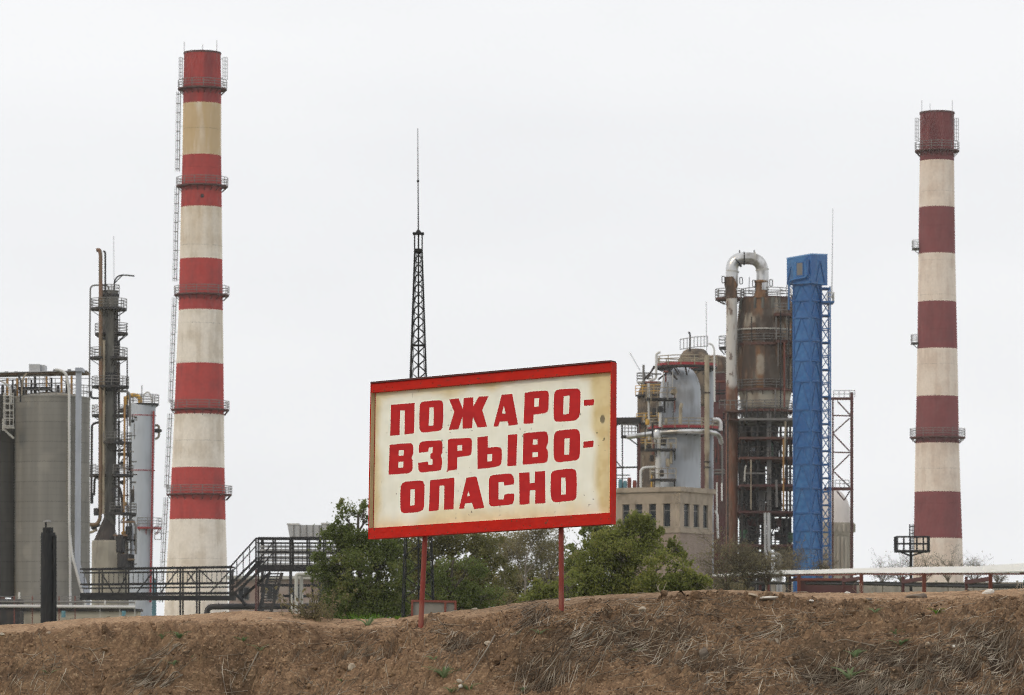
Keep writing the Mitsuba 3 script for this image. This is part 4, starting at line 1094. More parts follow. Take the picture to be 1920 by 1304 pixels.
# brown regenerator behind it
D = 398
K = thing('regenerator', 'bulky brown lagged vessel crowded with pipework behind the blue-grey vessel', 'vessel')
part(K, 'shell', lath(D, [(716, 1207, 1240), (732, 1198, 1262), (746, 1195, 1280), (1262, 1195, 1280)], 40), M_REGEN, 40)
part(K, 'crown_dome', lath(D, [(655, 1288, 1319), (659, 1281, 1325), (668, 1275, 1330), (680, 1271, 1336), (760, 1268, 1338)], 40), M_REGEN, 40)
part(K, 'shoulder', lath(D + 34, [(667, 1330, 1354), (672, 1318, 1366), (690, 1312, 1370), (700, 1310, 1372)], 32), M_RUST, 40)
part(K, 'lower_shell', lath(D + 34, [(700, 1312, 1370), (1262, 1312, 1370)], 32), M_MAROON, 40)
mb = MB()
rail(mb, [P(1273, 661, D) + [0, -3, 0], P(1300, 657, D) + [0, -3.4, 0], P(1324, 655, D) + [0, -3, 0]], 1.05, .38, .035, (0.05, 1.0))
part(K, 'railing', mb, M_RAIL)
part(K, 'vent', tube(bend([P(a, b, D) + [0, -3, 0] for a, b in ((1288, 628), (1290.5, 629), (1291.5, 635), (1291, 664))], .2), .09, 8), M_DARK)
platform(K, D, 1209, 716, 3, 15, 3, 16, m=M_RAILP, mr=M_RAIL, rr=.04)
platform(K, D, 1237, 795, 40, 52, 3.5, 17, (-150, -40), M_DARK, M_YELL, 6)
platform(K, D, 1237, 838, 40, 50, 3.5, 15, (-150, -40), M_DARK, M_YELL, 6)
platform(K, D, 1232, 742, 30, 44, 3.0, 17, (-160, -40), M_DARK, M_YELL, 6)
part(K, 'stub_stack', tube([P(1206, 730, D) + [0, -1, 0], P(1206, 686, D) + [0, -1, 0]], 2.2 * S(D), 10), M_RAIL, 40)
part(K, 'boom', tube([P(1200, 695, D), P(1181, 662, D)], .03, 5), M_RAIL)
rng = np.random.default_rng(5)
for i in range(34):
    x, y = rng.uniform(1198, 1262), rng.uniform(745, 905)
    dy = -math.sqrt(max(.5, (42 * S(D)) ** 2 - ((x - 1237) * S(D)) ** 2)) - .4
    L = rng.uniform(10, 42)
    q = [P(x, y, D) + [0, dy, 0], P(x, y + L, D) + [0, dy, 0]] if rng.random() < .55 else [P(x, y, D) + [0, dy, 0], P(min(x + L, 1262), y + rng.uniform(-2, 2), D) + [0, dy, 0]]
    part(K, 'pipe', tube(q, rng.choice([1.0, 1.5, 2.2]) * S(D), 8), [M_DARK, M_RAILP, M_YELL, M_RUSTP, M_TANP, M_DARK][rng.integers(6)], 40)
for i in range(22):
    x, y = rng.uniform(1339, 1358), rng.uniform(695, 905)
    L, d = rng.uniform(8, 50), rng.uniform(18, 22)
    q = [P(x, y, D + d), P(x, min(y + L, 950), D + d)] if rng.random() < .5 else [P(1339, y, D + d), P(1359, y + rng.uniform(-1, 1), D + d)]
    part(K, 'pipe', tube(q, rng.choice([.8, 1.3, 2.0]) * S(D), 8), [M_DARK, M_BLK, M_RAIL, M_RUSTP, M_DARK][rng.integers(5)], 40)
# frame with canopy
D = 385
K = thing('steel_frame', 'dark open steel frame with a flat canopy between the sign and the vessels', 'steel frame')
part(K, 'canopy', hexa([P(x, y, D) + np.array([0, d, 0]) for x, ya, yb in ((1130, 794, 786), (1202, 796, 785)) for d in (-2, 2) for y in (ya, yb)]), M_DARK)
for x, m in ((1153.5, M_DARK), (1197.5, M_MAROON)):
    for d in (-1.8, 1.8):
        part(K, 'post', beam(P(x, 1262, D) + [0, d, 0], P(x, 790, D) + [0, d, 0], 4.2 * S(D)), m)
part(K, 'hanging_rod', tube([P(1167, 1262, D), P(1167, 795, D)], .06, 6), M_DARK)
k = part(K, 'gallery', box(P(1164, 823, D) + [0, -2.2, 0], P(1196, 819, D) + [0, -.5, 0]), M_DARK)
mb = MB()
rail(mb, [P(1164, 819, D) + [0, -2.2, 0], P(1196, 819, D) + [0, -2.2, 0]], 1.05, .33, .04, (.33, .66, 1.0))
part(k, 'railing', mb, M_RAIL)
for a, b, w in (((1154, 802), (1166, 790), 2), ((1196, 806), (1186, 790), 2), ((1176, 823), (1196, 838), 2.2), ((1154, 879), (1197, 878), 3), ((1154, 866), (1165, 880), 2), ((1154, 893), (1180, 893), 2), ((1154, 899), (1178, 899), 1.4)):
    part(K, 'brace', beam(P(*a, D) + [0, -1.8, 0], P(*b, D) + [0, -1.8, 0], w * S(D)), M_DARK)

# ================================================================== REACTOR WITH RISER PIPE
D = 415
s = S(D)
R_ = thing('reactor', 'rusty round reactor on a dark steel frame with a silver U-bend on top', 'reactor')
part(R_, 'upper_shell', lath(D, [(562, 1388, 1483), (572, 1385, 1485), (620, 1381, 1488), (640, 1380, 1489)], 64), M_RUST, 40)
part(R_, 'mid_shell', lath(D, [(640.5, 1380, 1488), (732, 1380, 1488)], 64, False), M_RUST, 40)
part(R_, 'cone', lath(D, [(732.5, 1384, 1485), (766, 1390, 1479), (775, 1398, 1470)], 48), M_PALESKIRT, 40)
part(R_, 'lower_drum', lath(D, [(772, 1388, 1482), (782, 1394, 1476), (800, 1404, 1466)], 40), M_COL, 40)
part(R_, 'bright_band', sector(P(1433, 619, D), 50 * s, 55.5 * s, 2.6 * s, n=56), M_RAILP)
for y, cx, ri, ro in ((559, 1437, 30, 47), (646, 1435, 50, 57), (731, 1435, 50, 57), (770, 1436, 50, 56)):
    k = platform(R_, D, cx, y, ri, ro, 4.5, 16, m=M_FLOORRUST, mr=M_RAIL, brackets=16, rr=.04, drop=7)
platform(R_, D, 1368, 559, 10, 27, 4.5, 16, m=M_FLOORRUST, mr=M_RAIL, rr=.04, drop=8, step=.9)
platform(R_, D, 1366, 651, 8, 18, 4.5, 20, (110, 250), M_DARK, M_RAIL, 4)
platform(R_, D, 1470, 594, 12, 24, 4.5, 16, (-140, 60), M_FLOORRUST, M_RAIL, 5)
for x in (1388, 1413, 1427, 1445, 1458, 1476):
    dy = -math.sqrt(max(1, (50 * s) ** 2 - ((x - 1435) * s) ** 2))
    part(R_, 'nozzle', tube([P(x, 582, D) + [0, dy, 0], P(x, 562, D) + [0, dy, 0]], 2.8 * s, 10), M_COL, 40)
part(R_, 'riser_pipe', MB().add(rings([P(1370.5, y, D) + [0, -2, 0] for y in (1262, 1030, 727)], [11.3 * s, 11.3 * s, 11 * s], 28, False, False)).add(
    rings([P(1370, y, D) + [0, -2, 0] for y in (727, 562, 545)], [10.6 * s, 10.3 * s, 10.3 * s], 28, False, True)), M_RISER, 40, label='tall riser pipe, flaking white above and rusty below')
part(R_, 'riser_head', lath(D - 2, [(520, 1359, 1383), (535, 1358, 1384), (541, 1360, 1382), (560, 1359, 1383)], 24), M_RUST, 40)
ub = bend([P(a, b, D) + [0, -2, 0] for a, b in ((1370.5, 540), (1370.5, 508), (1386, 489))], 16 * s, 8)
part(R_, 'u_bend', tube(np.vstack([P(1370.5, 538, D) + [0, -2, 0], bend([P(a, b, D) + [0, -2, 0] for a, b in ((1370.5, 534), (1370.5, 488.5), (1427.5, 488.5), (1427.5, 548))], 36 * s, 12)]), 11.6 * s, 24), M_SILVER, 50, label='shiny silver U-bend pipe')
for c, t in (((1371.5, 513), (0.12, 1)), ((1380, 495), (.75, .66)), ((1393, 488.8), (1, 0)), ((1413, 488.9), (1, -.05)), ((1426.8, 510), (.1, -1))):
    q = P(*c, D) + [0, -2, 0]
    v = np.array([t[0], 0, t[1]]) / math.hypot(*t)
    part(R_, 'flange', tube([q - v * .07, q + v * .07], 12.6 * s, 24), M_DARK if c[0] in (1380, 1393) else M_RAILP, 40)
part(R_, 'outlet_pipe', lath(D - 2, [(526, 1415, 1440), (529, 1413.5, 1441.5), (532, 1416, 1439), (545, 1416, 1439), (560, 1412, 1440)], 24), M_RUST, 40)
for x, y in ((1354, 529), (1387, 531), (1411, 536), (1443, 535)):
    part(R_, 'handle', tube(bend([P(a, b, D) + [0, -2.4, 0] for a, b in ((x - 2.5, y - 6), (x + 2.5, y - 6), (x + 2.5, y + 6), (x - 2.5, y + 6), (x - 2.5, y - 6))], .1, 3), .05, 5), M_DARK)
for x in (1384.5, 1412):
    part(R_, 'stub', tube([P(x, 478, D) + [0, -2, 0], P(x, 473, D) + [0, -2, 0]], .06, 6), M_DARK)
for p in ([(1464, 543), (1473, 547), (1479, 520)], [(1404, 552), (1405, 520)]):
    part(R_, 'rod', tube([P(a, b, D) for a, b in p], .04, 5), M_DARK)
for l, r, y in ((1448, 1494, 593), (1452, 1494, 643), (1466, 1494, 670)):
    k = part(R_, 'side_platform', box(P(l, y + 5, D) + [0, -3.6, 0], P(r, y, D) + [0, -1, 0]), M_FLOORRUST)
    mb = MB()
    rail(mb, [P(l, y, D) + [0, -3.6, 0], P(r, y, D) + [0, -3.6, 0]], 1.0, .6, .04, (.33, .66, 1.0))
    part(k, 'railing', mb, M_RAIL)
    for x in (l + 3, (l + r) / 2):
        part(k, 'hanger', tube([P(x, y, D) + [0, -3.4, 0], P(x, y + 48, D) + [0, -3.4, 0]], .06, 5), M_RAIL)
# the open frame below
XL, XR, DY = (1387, 1416, 1437, 1470, 1488), (1389, 1438, 1486), 5.2
for x in XL:
    for d in (-DY + 1, DY):
        part(R_, 'frame_column', beam(P(x, 1262, D) + [0, d, 0], P(x, 778, D) + [0, d, 0], (8 if x == 1437 else 4) * s, .35), M_RAIL if x == 1437 and d < 0 else M_DARK)
for y, m in ((790, M_RAIL), (825, M_FLOORRUST), (862, M_FLOORRUST), (913, M_MAROON), (962, M_MAROON), (1024, M_MAROON)):
    k = part(R_, 'floor', box(P(1382, y + 4, D) + [0, -DY, 0], P(1492, y, D) + [0, DY + .6, 0]), m)
    mb = MB()
    rail(mb, [P(1382, y, D) + [0, -DY, 0], P(1492, y, D) + [0, -DY, 0]], 1.05, .62, .04, (.5, 1.0))
    part(k, 'railing', mb, M_DARK)
    mb = MB()
    rail(mb, [P(1382, y, D) + [0, DY, 0], P(1492, y, D) + [0, DY, 0]], 1.05, .62, .04, (.5, 1.0))
    part(k, 'railing', mb, M_DARK)
for i, (ya, yb) in enumerate(((866, 912), (917, 961), (966, 1023), (829, 861))):
    for xa, xb in ((1389, 1415), (1415, 1389), (1440, 1468)):
        part(R_, 'brace', beam(P(xa, ya, D) + [0, -DY + 1.3, 0], P(xb, yb, D) + [0, -DY + 1.3, 0], 2.2 * s), M_DARK)
        part(R_, 'brace', beam(P(xa, yb, D) + [0, DY - .4, 0], P(xb, ya, D) + [0, DY - .4, 0], 2.4 * s), M_BLK)
part(R_, 'inner_drum', lath(D, [(800, 1408, 1460), (862, 1410, 1456)], 32), M_DARK, 40)
for l, r, y0, y1, d, m in ((1388, 1432, 868, 912, 2.5, M_BLK), (1388, 1432, 918, 961, 3, M_DARK), (1390, 1424, 968, 1023, 3, M_BLK), (1440, 1462, 830, 861, 1, M_BLK), (1442, 1464, 868, 911, 2, M_DARK), (1440, 1466, 919, 961, 2, M_BLK),
                           (1386, 1428, 790, 824, 3, M_DARK), (1386, 1430, 829, 861, 3, M_BLK), (1456, 1490, 1030, 1070, 1, M_BLK), (1388, 1420, 1030, 1262, 2, M_DARK), (1466, 1488, 970, 1022, 3, M_BLK), (1440, 1450, 1000, 1022, 2, M_GREEN)):
    part(R_, 'equipment_box', box(P(l, y1, D) + [0, d, 0], P(r, y0, D) + [0, d + 1.2, 0]), m)
for x, y, w, h, m in ((1446, 842, 8, 26, M_GREEN), (1482, 1008, 12, 18, M_GREEN), (1473, 904, 10, 14, M_ORM), (1412, 845, 10, 8, M_DUCT), (1395, 1002, 14, 16, M_GREEN), (1489, 840, 4, 24, M_GREEN), (1426, 940, 16, 40, M_RAIL)):
    part(R_, 'machine', lath(D - 3, [(y - h / 2, x - w / 2 + 1, x + w / 2 - 1), (y - h / 2 + 1.5, x - w / 2, x + w / 2), (y + h / 2, x - w / 2, x + w / 2)], 14), m, 40)
for pts, r, m in (([(1428, 966), (1428.5, 1046), (1451, 1049), (1451, 1262)], 2.4, M_PALE), ([(1434.5, 966), (1435, 1040), (1456.5, 1042), (1456.5, 1262)], 3.0, M_PALE), ([(1393, 878), (1391, 885), (1390, 908)], 1.6, M_RAILP),
                  ([(1392, 893), (1430, 893)], 1.4, M_RAIL), ([(1449, 905), (1450, 955)], 2.2, M_RAIL), ([(1466, 796), (1464, 862)], 1.8, M_TANP), ([(1349, 912), (1349, 825)], 1.6, M_RAIL), ([(1359, 780), (1359, 1060)], 1.4, M_DARK),
                  ([(1462, 830), (1462, 962)], 1.6, M_ORANGE), ([(1402, 868), (1402, 960)], 1.4, M_TANP)):
    part(R_, 'pipe', tube(bend([P(a, b, D) + [0, -DY - .5, 0] for a, b in pts], .5), r * s, 10), m, 50)
rng = np.random.default_rng(9)
for i in range(70):
    x, y, d = rng.uniform(1386, 1486), rng.uniform(795, 1060), rng.uniform(-DY + 1, DY - .5)
    L, r = rng.uniform(12, 46), rng.choice([.8, 1.2, 1.8])
    q = [P(x, y, D) + [0, d, 0], P(x + rng.uniform(-1, 1), min(y + L, 1075), D) + [0, d, 0]] if rng.random() < .6 else [P(x, y, D) + [0, d, 0], P(min(x + L, 1488), y, D) + [0, d, 0]]
    part(R_, 'pipe', tube(q, r * s, 7), [M_DARK, M_BLK, M_RAIL, M_FLOORRUST, M_DARK][rng.integers(5)], 40)
for i in range(34):
    x, y, d = rng.uniform(1386, 1460), rng.uniform(800, 1050), rng.uniform(0, DY - 1)
    w, h = rng.uniform(6, 22), rng.uniform(8, 30)
    part(R_, 'equipment_box', box(P(x, y + h, D) + [0, d, 0], P(x + w, y, D) + [0, d + .8, 0]), [M_BLK, M_DARK, M_INNER, M_MAROON][rng.integers(4)])
for x, y0, y1, r, m in ((1459, 590, 770, 1.2, M_DARK), (1466, 648, 770, 1.6, M_RUSTP), (1474, 598, 735, 1.4, M_DARK), (1481, 560, 740, 1.8, M_DARK), (1396, 735, 800, 1.2, M_DARK), (1405, 600, 645, .9, M_DARK), (1449, 735, 792, 1.2, M_RAIL)):
    part(R_, 'pipe', tube([P(x, y0, D) + [0, -3.9, 0], P(x, y1, D) + [0, -3.9, 0]], r * s, 8), m, 40)
for y in (775, 790):
    part(R_, 'gangway', box(P(1354, y + 2.5, D) + [0, -4, 0], P(1396, y, D) + [0, -2.6, 0]), M_FLOORRUST)
mb = MB()
rail(mb, [P(1345, 772, D) + [0, -4, 0], P(1396, 772, D) + [0, -4, 0]], .9, .6, .04, (.5, 1.0))
part(R_, 'gangway_railing', mb, M_RAIL)

# ================================================================== BLUE TOWER
D = 400
s = S(D)
B = thing('lift_tower', 'tall bright blue sheet-clad tower with an overhanging head house and open ladder frame', 'tower')
cor = P(1520, 800, D)
ZZ = lambda py: float(P(1520, py, D)[2])
yw = math.atan2(21 / math.sin(1), 30 / math.cos(1)) if False else math.radians(38)
BL, BR = np.array([-math.cos(yw), math.sin(yw), 0]), np.array([math.sin(yw), math.cos(yw), 0])
nl, nr = np.array([-math.sin(yw), -math.cos(yw), 0]), np.array([math.cos(yw), -math.sin(yw), 0])
LB, RB = 30 * s / math.cos(yw), 21.5 * s / math.sin(yw)
c0 = np.array([cor[0], cor[1], 0])
Q = lambda a, b, z: c0 + BL * a + BR * b + np.array([0, 0, z])
levels = [533, 563, 595, 638, 676, 715, 768, 808, 838, 870, 915, 962, 995, 1028, 1075, 1262]
for a, b in zip(levels, levels[1:]):
    z0, z1 = ZZ(b), ZZ(a)
    part(B, 'panel', hexa([c0 + BL * x + nl * o + [0, 0, z] for x in (.0, LB) for o in (-.1, 0) for z in (z0 + .03, z1 - .03)]), M_BLUE)
    part(B, 'panel', hexa([c0 + BR * x + nr * o + [0, 0, z] for x in (.0, RB) for o in (-.1, 0) for z in (z0 + .03, z1 - .03)]), M_BLUE)
    part(B, 'girt', beam(c0 + nl * .06 + [0, 0, z1], c0 + BL * LB + nl * .06 + [0, 0, z1], .15), M_BLUED)
    part(B, 'girt', beam(c0 + nr * .06 + [0, 0, z1], c0 + BR * RB + nr * .06 + [0, 0, z1], .15), M_BLUED)
    for U, n_, L in ((BL, nl, LB), (BR, nr, RB)):
        m_ = U * L / 2
        part(B, 'brace', beam(c0 + n_ * .05 + U * .12 + [0, 0, z0 + .1], c0 + n_ * .05 + m_ + [0, 0, z1 - .1], .07), M_BLUED)
        part(B, 'brace', beam(c0 + n_ * .05 + U * (L - .12) + [0, 0, z0 + .1], c0 + n_ * .05 + m_ + U * .12 + [0, 0, z1 - .1], .07), M_BLUED)
for q in (c0 + (nl + nr) * .03, c0 + BL * LB + nl * .03, c0 + BR * RB + nr * .03):
    part(B, 'corner_post', beam(q, q + [0, 0, ZZ(533)], .18), M_BLUED)
part(B, 'core', hexa([Q(a, b, z) for a in (.12, LB) for b in (.12, RB) for z in (0, ZZ(533))]), M_BLUED)
# head house
hc = c0 + np.array([.05, -.5, 0])
HL, HR = 43.5 * s / math.cos(yw), 34 * s / math.sin(yw)
hz = {(0, 0): 479, (1, 0): 484, (0, 1): 475.5, (1, 1): 480}
HQ = lambda a, b, z: hc + BL * HL * a + BR * HR * b + np.array([0, 0, z])
part(B, 'head_house', hexa([HQ(a, b, ZZ(533) + .05 if k == 0 else ZZ(hz[(a, b)])) for a in (0, 1) for b in (0, 1) for k in (0, 1)]), M_BLUE)
part(B, 'head_roof', hexa([HQ(a * 1.02 - .01, b * 1.02 - .01, ZZ(hz[(a, b)]) + .02 + .12 * k) for a in (0, 1) for b in (0, 1) for k in (0, 1)]), M_BLUEROOF)
part(B, 'window', hexa([hc + BL * HL * a + nl * o + [0, 0, ZZ(y)] for a in (.30, .61) for o in (.0, .06) for y in (518, 491)]), M_BLUED)
part(B, 'window_pane', hexa([hc + BL * HL * a + nl * o + [0, 0, ZZ(y)] for a in (.34, .57) for o in (.065, .08) for y in (516, 493)]), M_RAIL)
part(B, 'head_pipe', tube(bend([hc + BL * HL * a + nl * .25 + [0, 0, ZZ(y)] for a, y in ((.09, 487), (.09, 521), (.86, 525), (.86, 580))], .5), 1.9 * s, 10), M_BLUE, 50)
for a, b in (((.02, 530), (.16, 495)), ((.98, 530), (.82, 500))):
    part(B, 'brace', beam(hc + BL * HL * a[0] + nl * .06 + [0, 0, ZZ(a[1])], hc + BL * HL * b[0] + nl * .06 + [0, 0, ZZ(b[1])], .09), M_BLUED)
for a in ((.3, .55), (.8, .55)):
    part(B, 'brace', beam(hc + BR * HR * a[0] + nr * .05 + [0, 0, ZZ(528)], hc + BR * HR * a[1] + nr * .05 + [0, 0, ZZ(488)], .09), M_BLUED)
for y in (535, 560):
    part(B, 'strut', beam(P(1480, y, D), P(1492, y + 12, D), .1), M_BLUED)
# ladder frame at its side
fr = [P(1543, 800, D), P(1559, 800, D)]
for i, q in enumerate(fr):
    for d in (1.2, 3.4):
        part(B, 'frame_post', beam([q[0], q[1] + d, 0], [q[0], q[1] + d, ZZ(535)], 2.6 * s if i else 1.8 * s), M_BLUED)
fy = list(np.arange(538, 1090, 25.5))
for i, (a, b) in enumerate(zip(fy, fy[1:])):
    for d in (1.2, 3.4):
        part(B, 'rung', beam([fr[0][0], fr[0][1] + d, ZZ(a)], [fr[1][0], fr[1][1] + d, ZZ(a)], .11), M_BLUED)
        e = (0, 1) if (i + (d > 2)) % 2 else (1, 0)
        part(B, 'brace', beam([fr[e[0]][0], fr[0][1] + d, ZZ(a)], [fr[e[1]][0], fr[1][1] + d, ZZ(b)], .09), M_BLUED)
    if i % 2 == 0:
        part(B, 'landing', box([fr[0][0] + .05, fr[0][1] + 1.3, ZZ(a) - .05], [fr[1][0] - .05, fr[0][1] + 3.3, ZZ(a) + .05]), M_BLUED)
k = part(B, 'top_landing', box(P(1541, 566, D) + [0, 1, 0], P(1566, 563, D) + [0, 3.5, 0]), M_BLUED)
mb = MB()
rail(mb, [P(1552, 563, D) + [0, 1, 0], P(1566, 563, D) + [0, 1, 0], P(1566, 563, D) + [0, 3.5, 0]], .85, .6, .035, (.5, 1.0))
part(k, 'railing', mb, M_RAILP)
part(B, 'lightning_rod', tube([P(1559.5, 560, D), P(1560.5, 480, D), P(1561.5, 391, D)], [.05, .03, .018], 5), M_RAIL)

# ================================================================== BROWN FRAME, DOMED SILO
D = 410
s = S(D)
K = thing('pipe_support', 'tall maroon steel bent with crossed braces right of the blue tower', 'steel frame')
def bb(name, a, b, w, d=0):
    part(K, name, beam(P(*a, D) + [0, d, 0], P(*b, D) + [0, d, 0], w * s), M_MAROON)
bb('post', (1597, 736), (1597, 1262), 5.4)
bb('post', (1566, 745), (1566, 1262), 3.0, 3)
bb('beam', (1545, 748), (1600, 748), 5)
bb('beam', (1545, 917), (1600, 917), 6)
for y in (780, 849):
    bb('beam', (1562, y - 1), (1597, y), 2.4, .3)
for a, b in (((1571, 752), (1595, 778)), ((1563, 812), (1594, 784)), ((1563, 813), (1594, 846)), ((1563, 882), (1594, 852)), ((1563, 883), (1594, 913)), ((1570, 921), (1584, 938)), ((1594, 921), (1584, 938))):
    bb('brace', a, b, 2.4, .6)
for y, x0, x1 in ((745.5, 1563, 1603), (913.5, 1566, 1592)):
    mb = MB()
    rail(mb, [P(x0, y, D), P(x1, y, D)], .7, .5, .03, (.5, 1.0))
    part(K, 'railing', mb, M_RAIL)
D = 520
K = thing('domed_silo', 'pale domed silo with a ribbed concrete ring, partly behind the blue tower', 'silo')
part(K, 'dome', lath(D, [(915, 1549, 1560), (917, 1540, 1569), (925, 1529, 1580), (938, 1521, 1589), (956, 1515, 1595), (982, 1512, 1598)], 56), M_DOME, 40)
part(K, 'ring_beam', lath(D, [(981, 1508, 1602), (984, 1507.5, 1602.5), (998, 1509, 1601), (1006, 1513, 1597)], 56), M_DOMEC, 30)
part(K, 'wall', lath(D, [(1006, 1514, 1595.5), (1262, 1514, 1596)], 48, False, False), M_DOMEC, 40)
for i, a in enumerate(np.radians(np.arange(-180, 180, 12))):
    q = P(1555, 1100, D)
    c = np.array([q[0] + math.cos(a) * 41.2 * S(D), q[1] + math.sin(a) * 41.2 * S(D), 0])
    part(K, 'rib', beam(c, c + [0, 0, float(P(1555, 1007, D)[2])], .28), M_DOMEC)
    c2 = np.array([q[0] + math.cos(a) * 47.1 * S(D), q[1] + math.sin(a) * 47.1 * S(D), float(P(1555, 998, D)[2])])
    part(K, 'ring_rib', beam(c2, c2 + [0, 0, 15 * S(D)], .28), M_DOMEC)

# ================================================================== PIPE RACK WITH WHITE COVER
K = thing('pipe_rack', 'long low pipe rack with a white cover on rust-red posts, running off behind the bank', 'pipe rack')
line = [(2010, 1056.5, 1072, 150), (1920, 1061, 1073.5, 165), (1740, 1063, 1074.5, 190), (1600, 1066, 1074.5, 222), (1497, 1069.5, 1076.5, 255), (1420, 1073.5, 1079, 300), (1345, 1078.5, 1082, 370), (1140, 1080, 1084, 520), (930, 1081, 1085, 700)]
for (xa, ta, ba, da), (xb, tb, b2, db) in zip(line, line[1:]):
    wd = np.array([0, 0, 0])
    pa, pb = P(xa, ta, da), P(xb, tb, db)
    dirn = (pb - pa) * [1, 1, 0]
    side = np.cross(dirn / np.linalg.norm(dirn), [0, 0, 1.0])
    side *= -np.sign(side[1]) * -1
    for nm, z0, z1, w, m in (('cover_sheet', None, 0.0, 1.1, M_WHITEP),):
        lo_a, lo_b = P(xa, ba, da), P(xb, b2, db)
        part(K, nm, hexa([q + side * o for (q_lo, q_hi) in ((lo_a, pa), (lo_b + (pb - pa) * -0.002, pb + (pb - pa) * -0.002)) for o in (0.0, 1.7) for q in (q_lo, q_hi)]), m)
    part(K, 'edge_beam', beam(P(xa, ba + 3, da) + side * .15, P(xb, b2 + 2, db) + side * .15, 3.2 * S((da + db) / 2)), M_RUSTP)
    for off, y0, r, m in ((.5, 24, 3.2, M_BLK), (1.2, 21, 2.2, M_DARK)):
        part(K, 'pipe', tube([P(xa, ba + y0 * 190 / da, da) + side * off, P(xb, b2 + y0 * 190 / db, db) + side * off], r * S(190), 10), m, 40)
for x in (1498, 1615, 1732.5, 1857, 1975, 1440, 1395):
    t = np.interp(-x, [-l[0] for l in line], [l[3] for l in line])
    y = np.interp(-x, [-l[0] for l in line], [l[2] for l in line])
    q = P(x, y + 1, t)
    part(K, 'post', beam(q, [q[0], q[1], 0], np.interp(t, [150, 260], [7.0, 6.4]) * S(t)), M_RUSTP)
    q2 = q + [-.75 if x > 1500 else -.4, 2.6, -.1]
    part(K, 'back_post', beam(q2, [q2[0], q2[1], 0], 5.0 * S(t)), M_MAROON)
    part(K, 'cross_beam', beam(q - [0, 0, .25], q2 - [0, 0, .25], .18), M_MAROON)
D = 240
K = thing('hall', 'low maroon shed side behind the pipe rack', 'shed')
part(K, 'wall', box(P(1500, 1262, 262), P(1606, 1089, 262) + [0, 2, 0]), M_MAROON)
part(K, 'roof_edge', box(P(1498, 1089, 262) - [0, .2, 0], P(1609, 1085, 262) + [0, 2.2, 0]), M_RUSTP)
# white warehouse strip far behind the rack
K = thing('pale_fence', 'pale concrete fence far behind the pipe rack', 'fence')
D = 520
for i, x in enumerate(np.arange(1300, 2000, 38)):
    part(K, 'panel', box(P(x + 1, 1262, D), P(x + 37, 1092, D) + [0, .3, 0]), M_CONC)
    part(K, 'post', box(P(x - 1, 1262, D) - [0, .2, 0], P(x + 1, 1089, D) + [0, .4, 0]), M_CONC)

# ================================================================== FLOODLIGHT MAST
D = 250
s = S(D)
K = thing('platform_mast', 'dark pole with a square railed platform before the maroon chimney', 'mast')
part(K, 'pole', tube([P(1708, 1300, D), P(1708, 1034, D)], [3.0 * s, 2.6 * s], 14), M_BLK, 40)
k = part(K, 'platform', box(P(1679, 1036, D) + [0, -.9, 0], P(1741, 1032.5, D) + [0, .9, 0]), M_BLK)
mb = MB()
rail(mb, [P(1679, 1033, D) + [0, -.9, 0], P(1741, 1033, D) + [0, -.9, 0], P(1741, 1033, D) + [0, .9, 0], P(1679, 1033, D) + [0, .9, 0], P(1679, 1033, D) + [0, -.9, 0]], 26 * s, .40, .028, (.5, 1.0))
part(k, 'railing', mb, M_BLK)
part(k, 'struts', MB().add(beam(P(1690, 1036, D), P(1706, 1042, D), .1)).add(beam(P(1730, 1036, D), P(1710, 1042, D), .1)), M_BLK)
mb = MB()
caged_ladder(mb, P(1708, 1033, D) + [0, -.5, 0], P(1708, 984, D) + [0, -.5, 0], 8 * s, .3, .45, .03, (0, -1, 0))
part(K, 'ladder_hoop', mb, M_BLK)

# ================================================================== SMALL FRAMED BOARD BEHIND THE BANK
D = 75
K = thing('framed_board', 'grey mesh board in a thin red frame just behind the bank', 'board')
M_BOARD = mat('grey_board', weather((0.20, 0.19, 0.17), (0.26, 0.25, 0.22), 0.6, 4), 0.8)
part(K, 'board', hexa([P(x, y, D) + np.array([0, d, 0]) for x in (773, 852) for d in (0, .02) for y in (1200, 1129)]), M_BOARD)
for a, b in (((771, 1240), (773, 1126)), ((771, 1127), (855, 1128.5)), ((854, 1240), (854, 1127)), ((834, 1200), (835, 1130))):
    part(K, 'frame_bar', beam(P(*a, D) - [0, .03, 0], P(*b, D) - [0, .03, 0], .04), M_RUSTP)

# ================================================================== TREES AND BUSHES
def leaf_mat(name, dark, mid, light, sc=0.55):
    def fn(p, n, uv):
        a = FB(p.x * sc, p.y * sc, p.z * sc, 3)
        c = mikit.cell_rand(p.x * 5.0, p.y * 5.0, p.z * 5.0)
        k = MIX(dark, mid, SS(0.30, 0.55, a + 0.25 * (c - 0.5)))
        return MIX(k, light, SS(0.55, 0.78, a + 0.35 * (c - 0.5)))
    scene['mat_' + name] = {'type': 'principledthin', 'base_color': mikit.proc(fn), 'roughness': 0.6, 'diff_trans': 1.0, 'spec_trans': 0.0, 'eta': 1.3}
    return 'mat_' + name


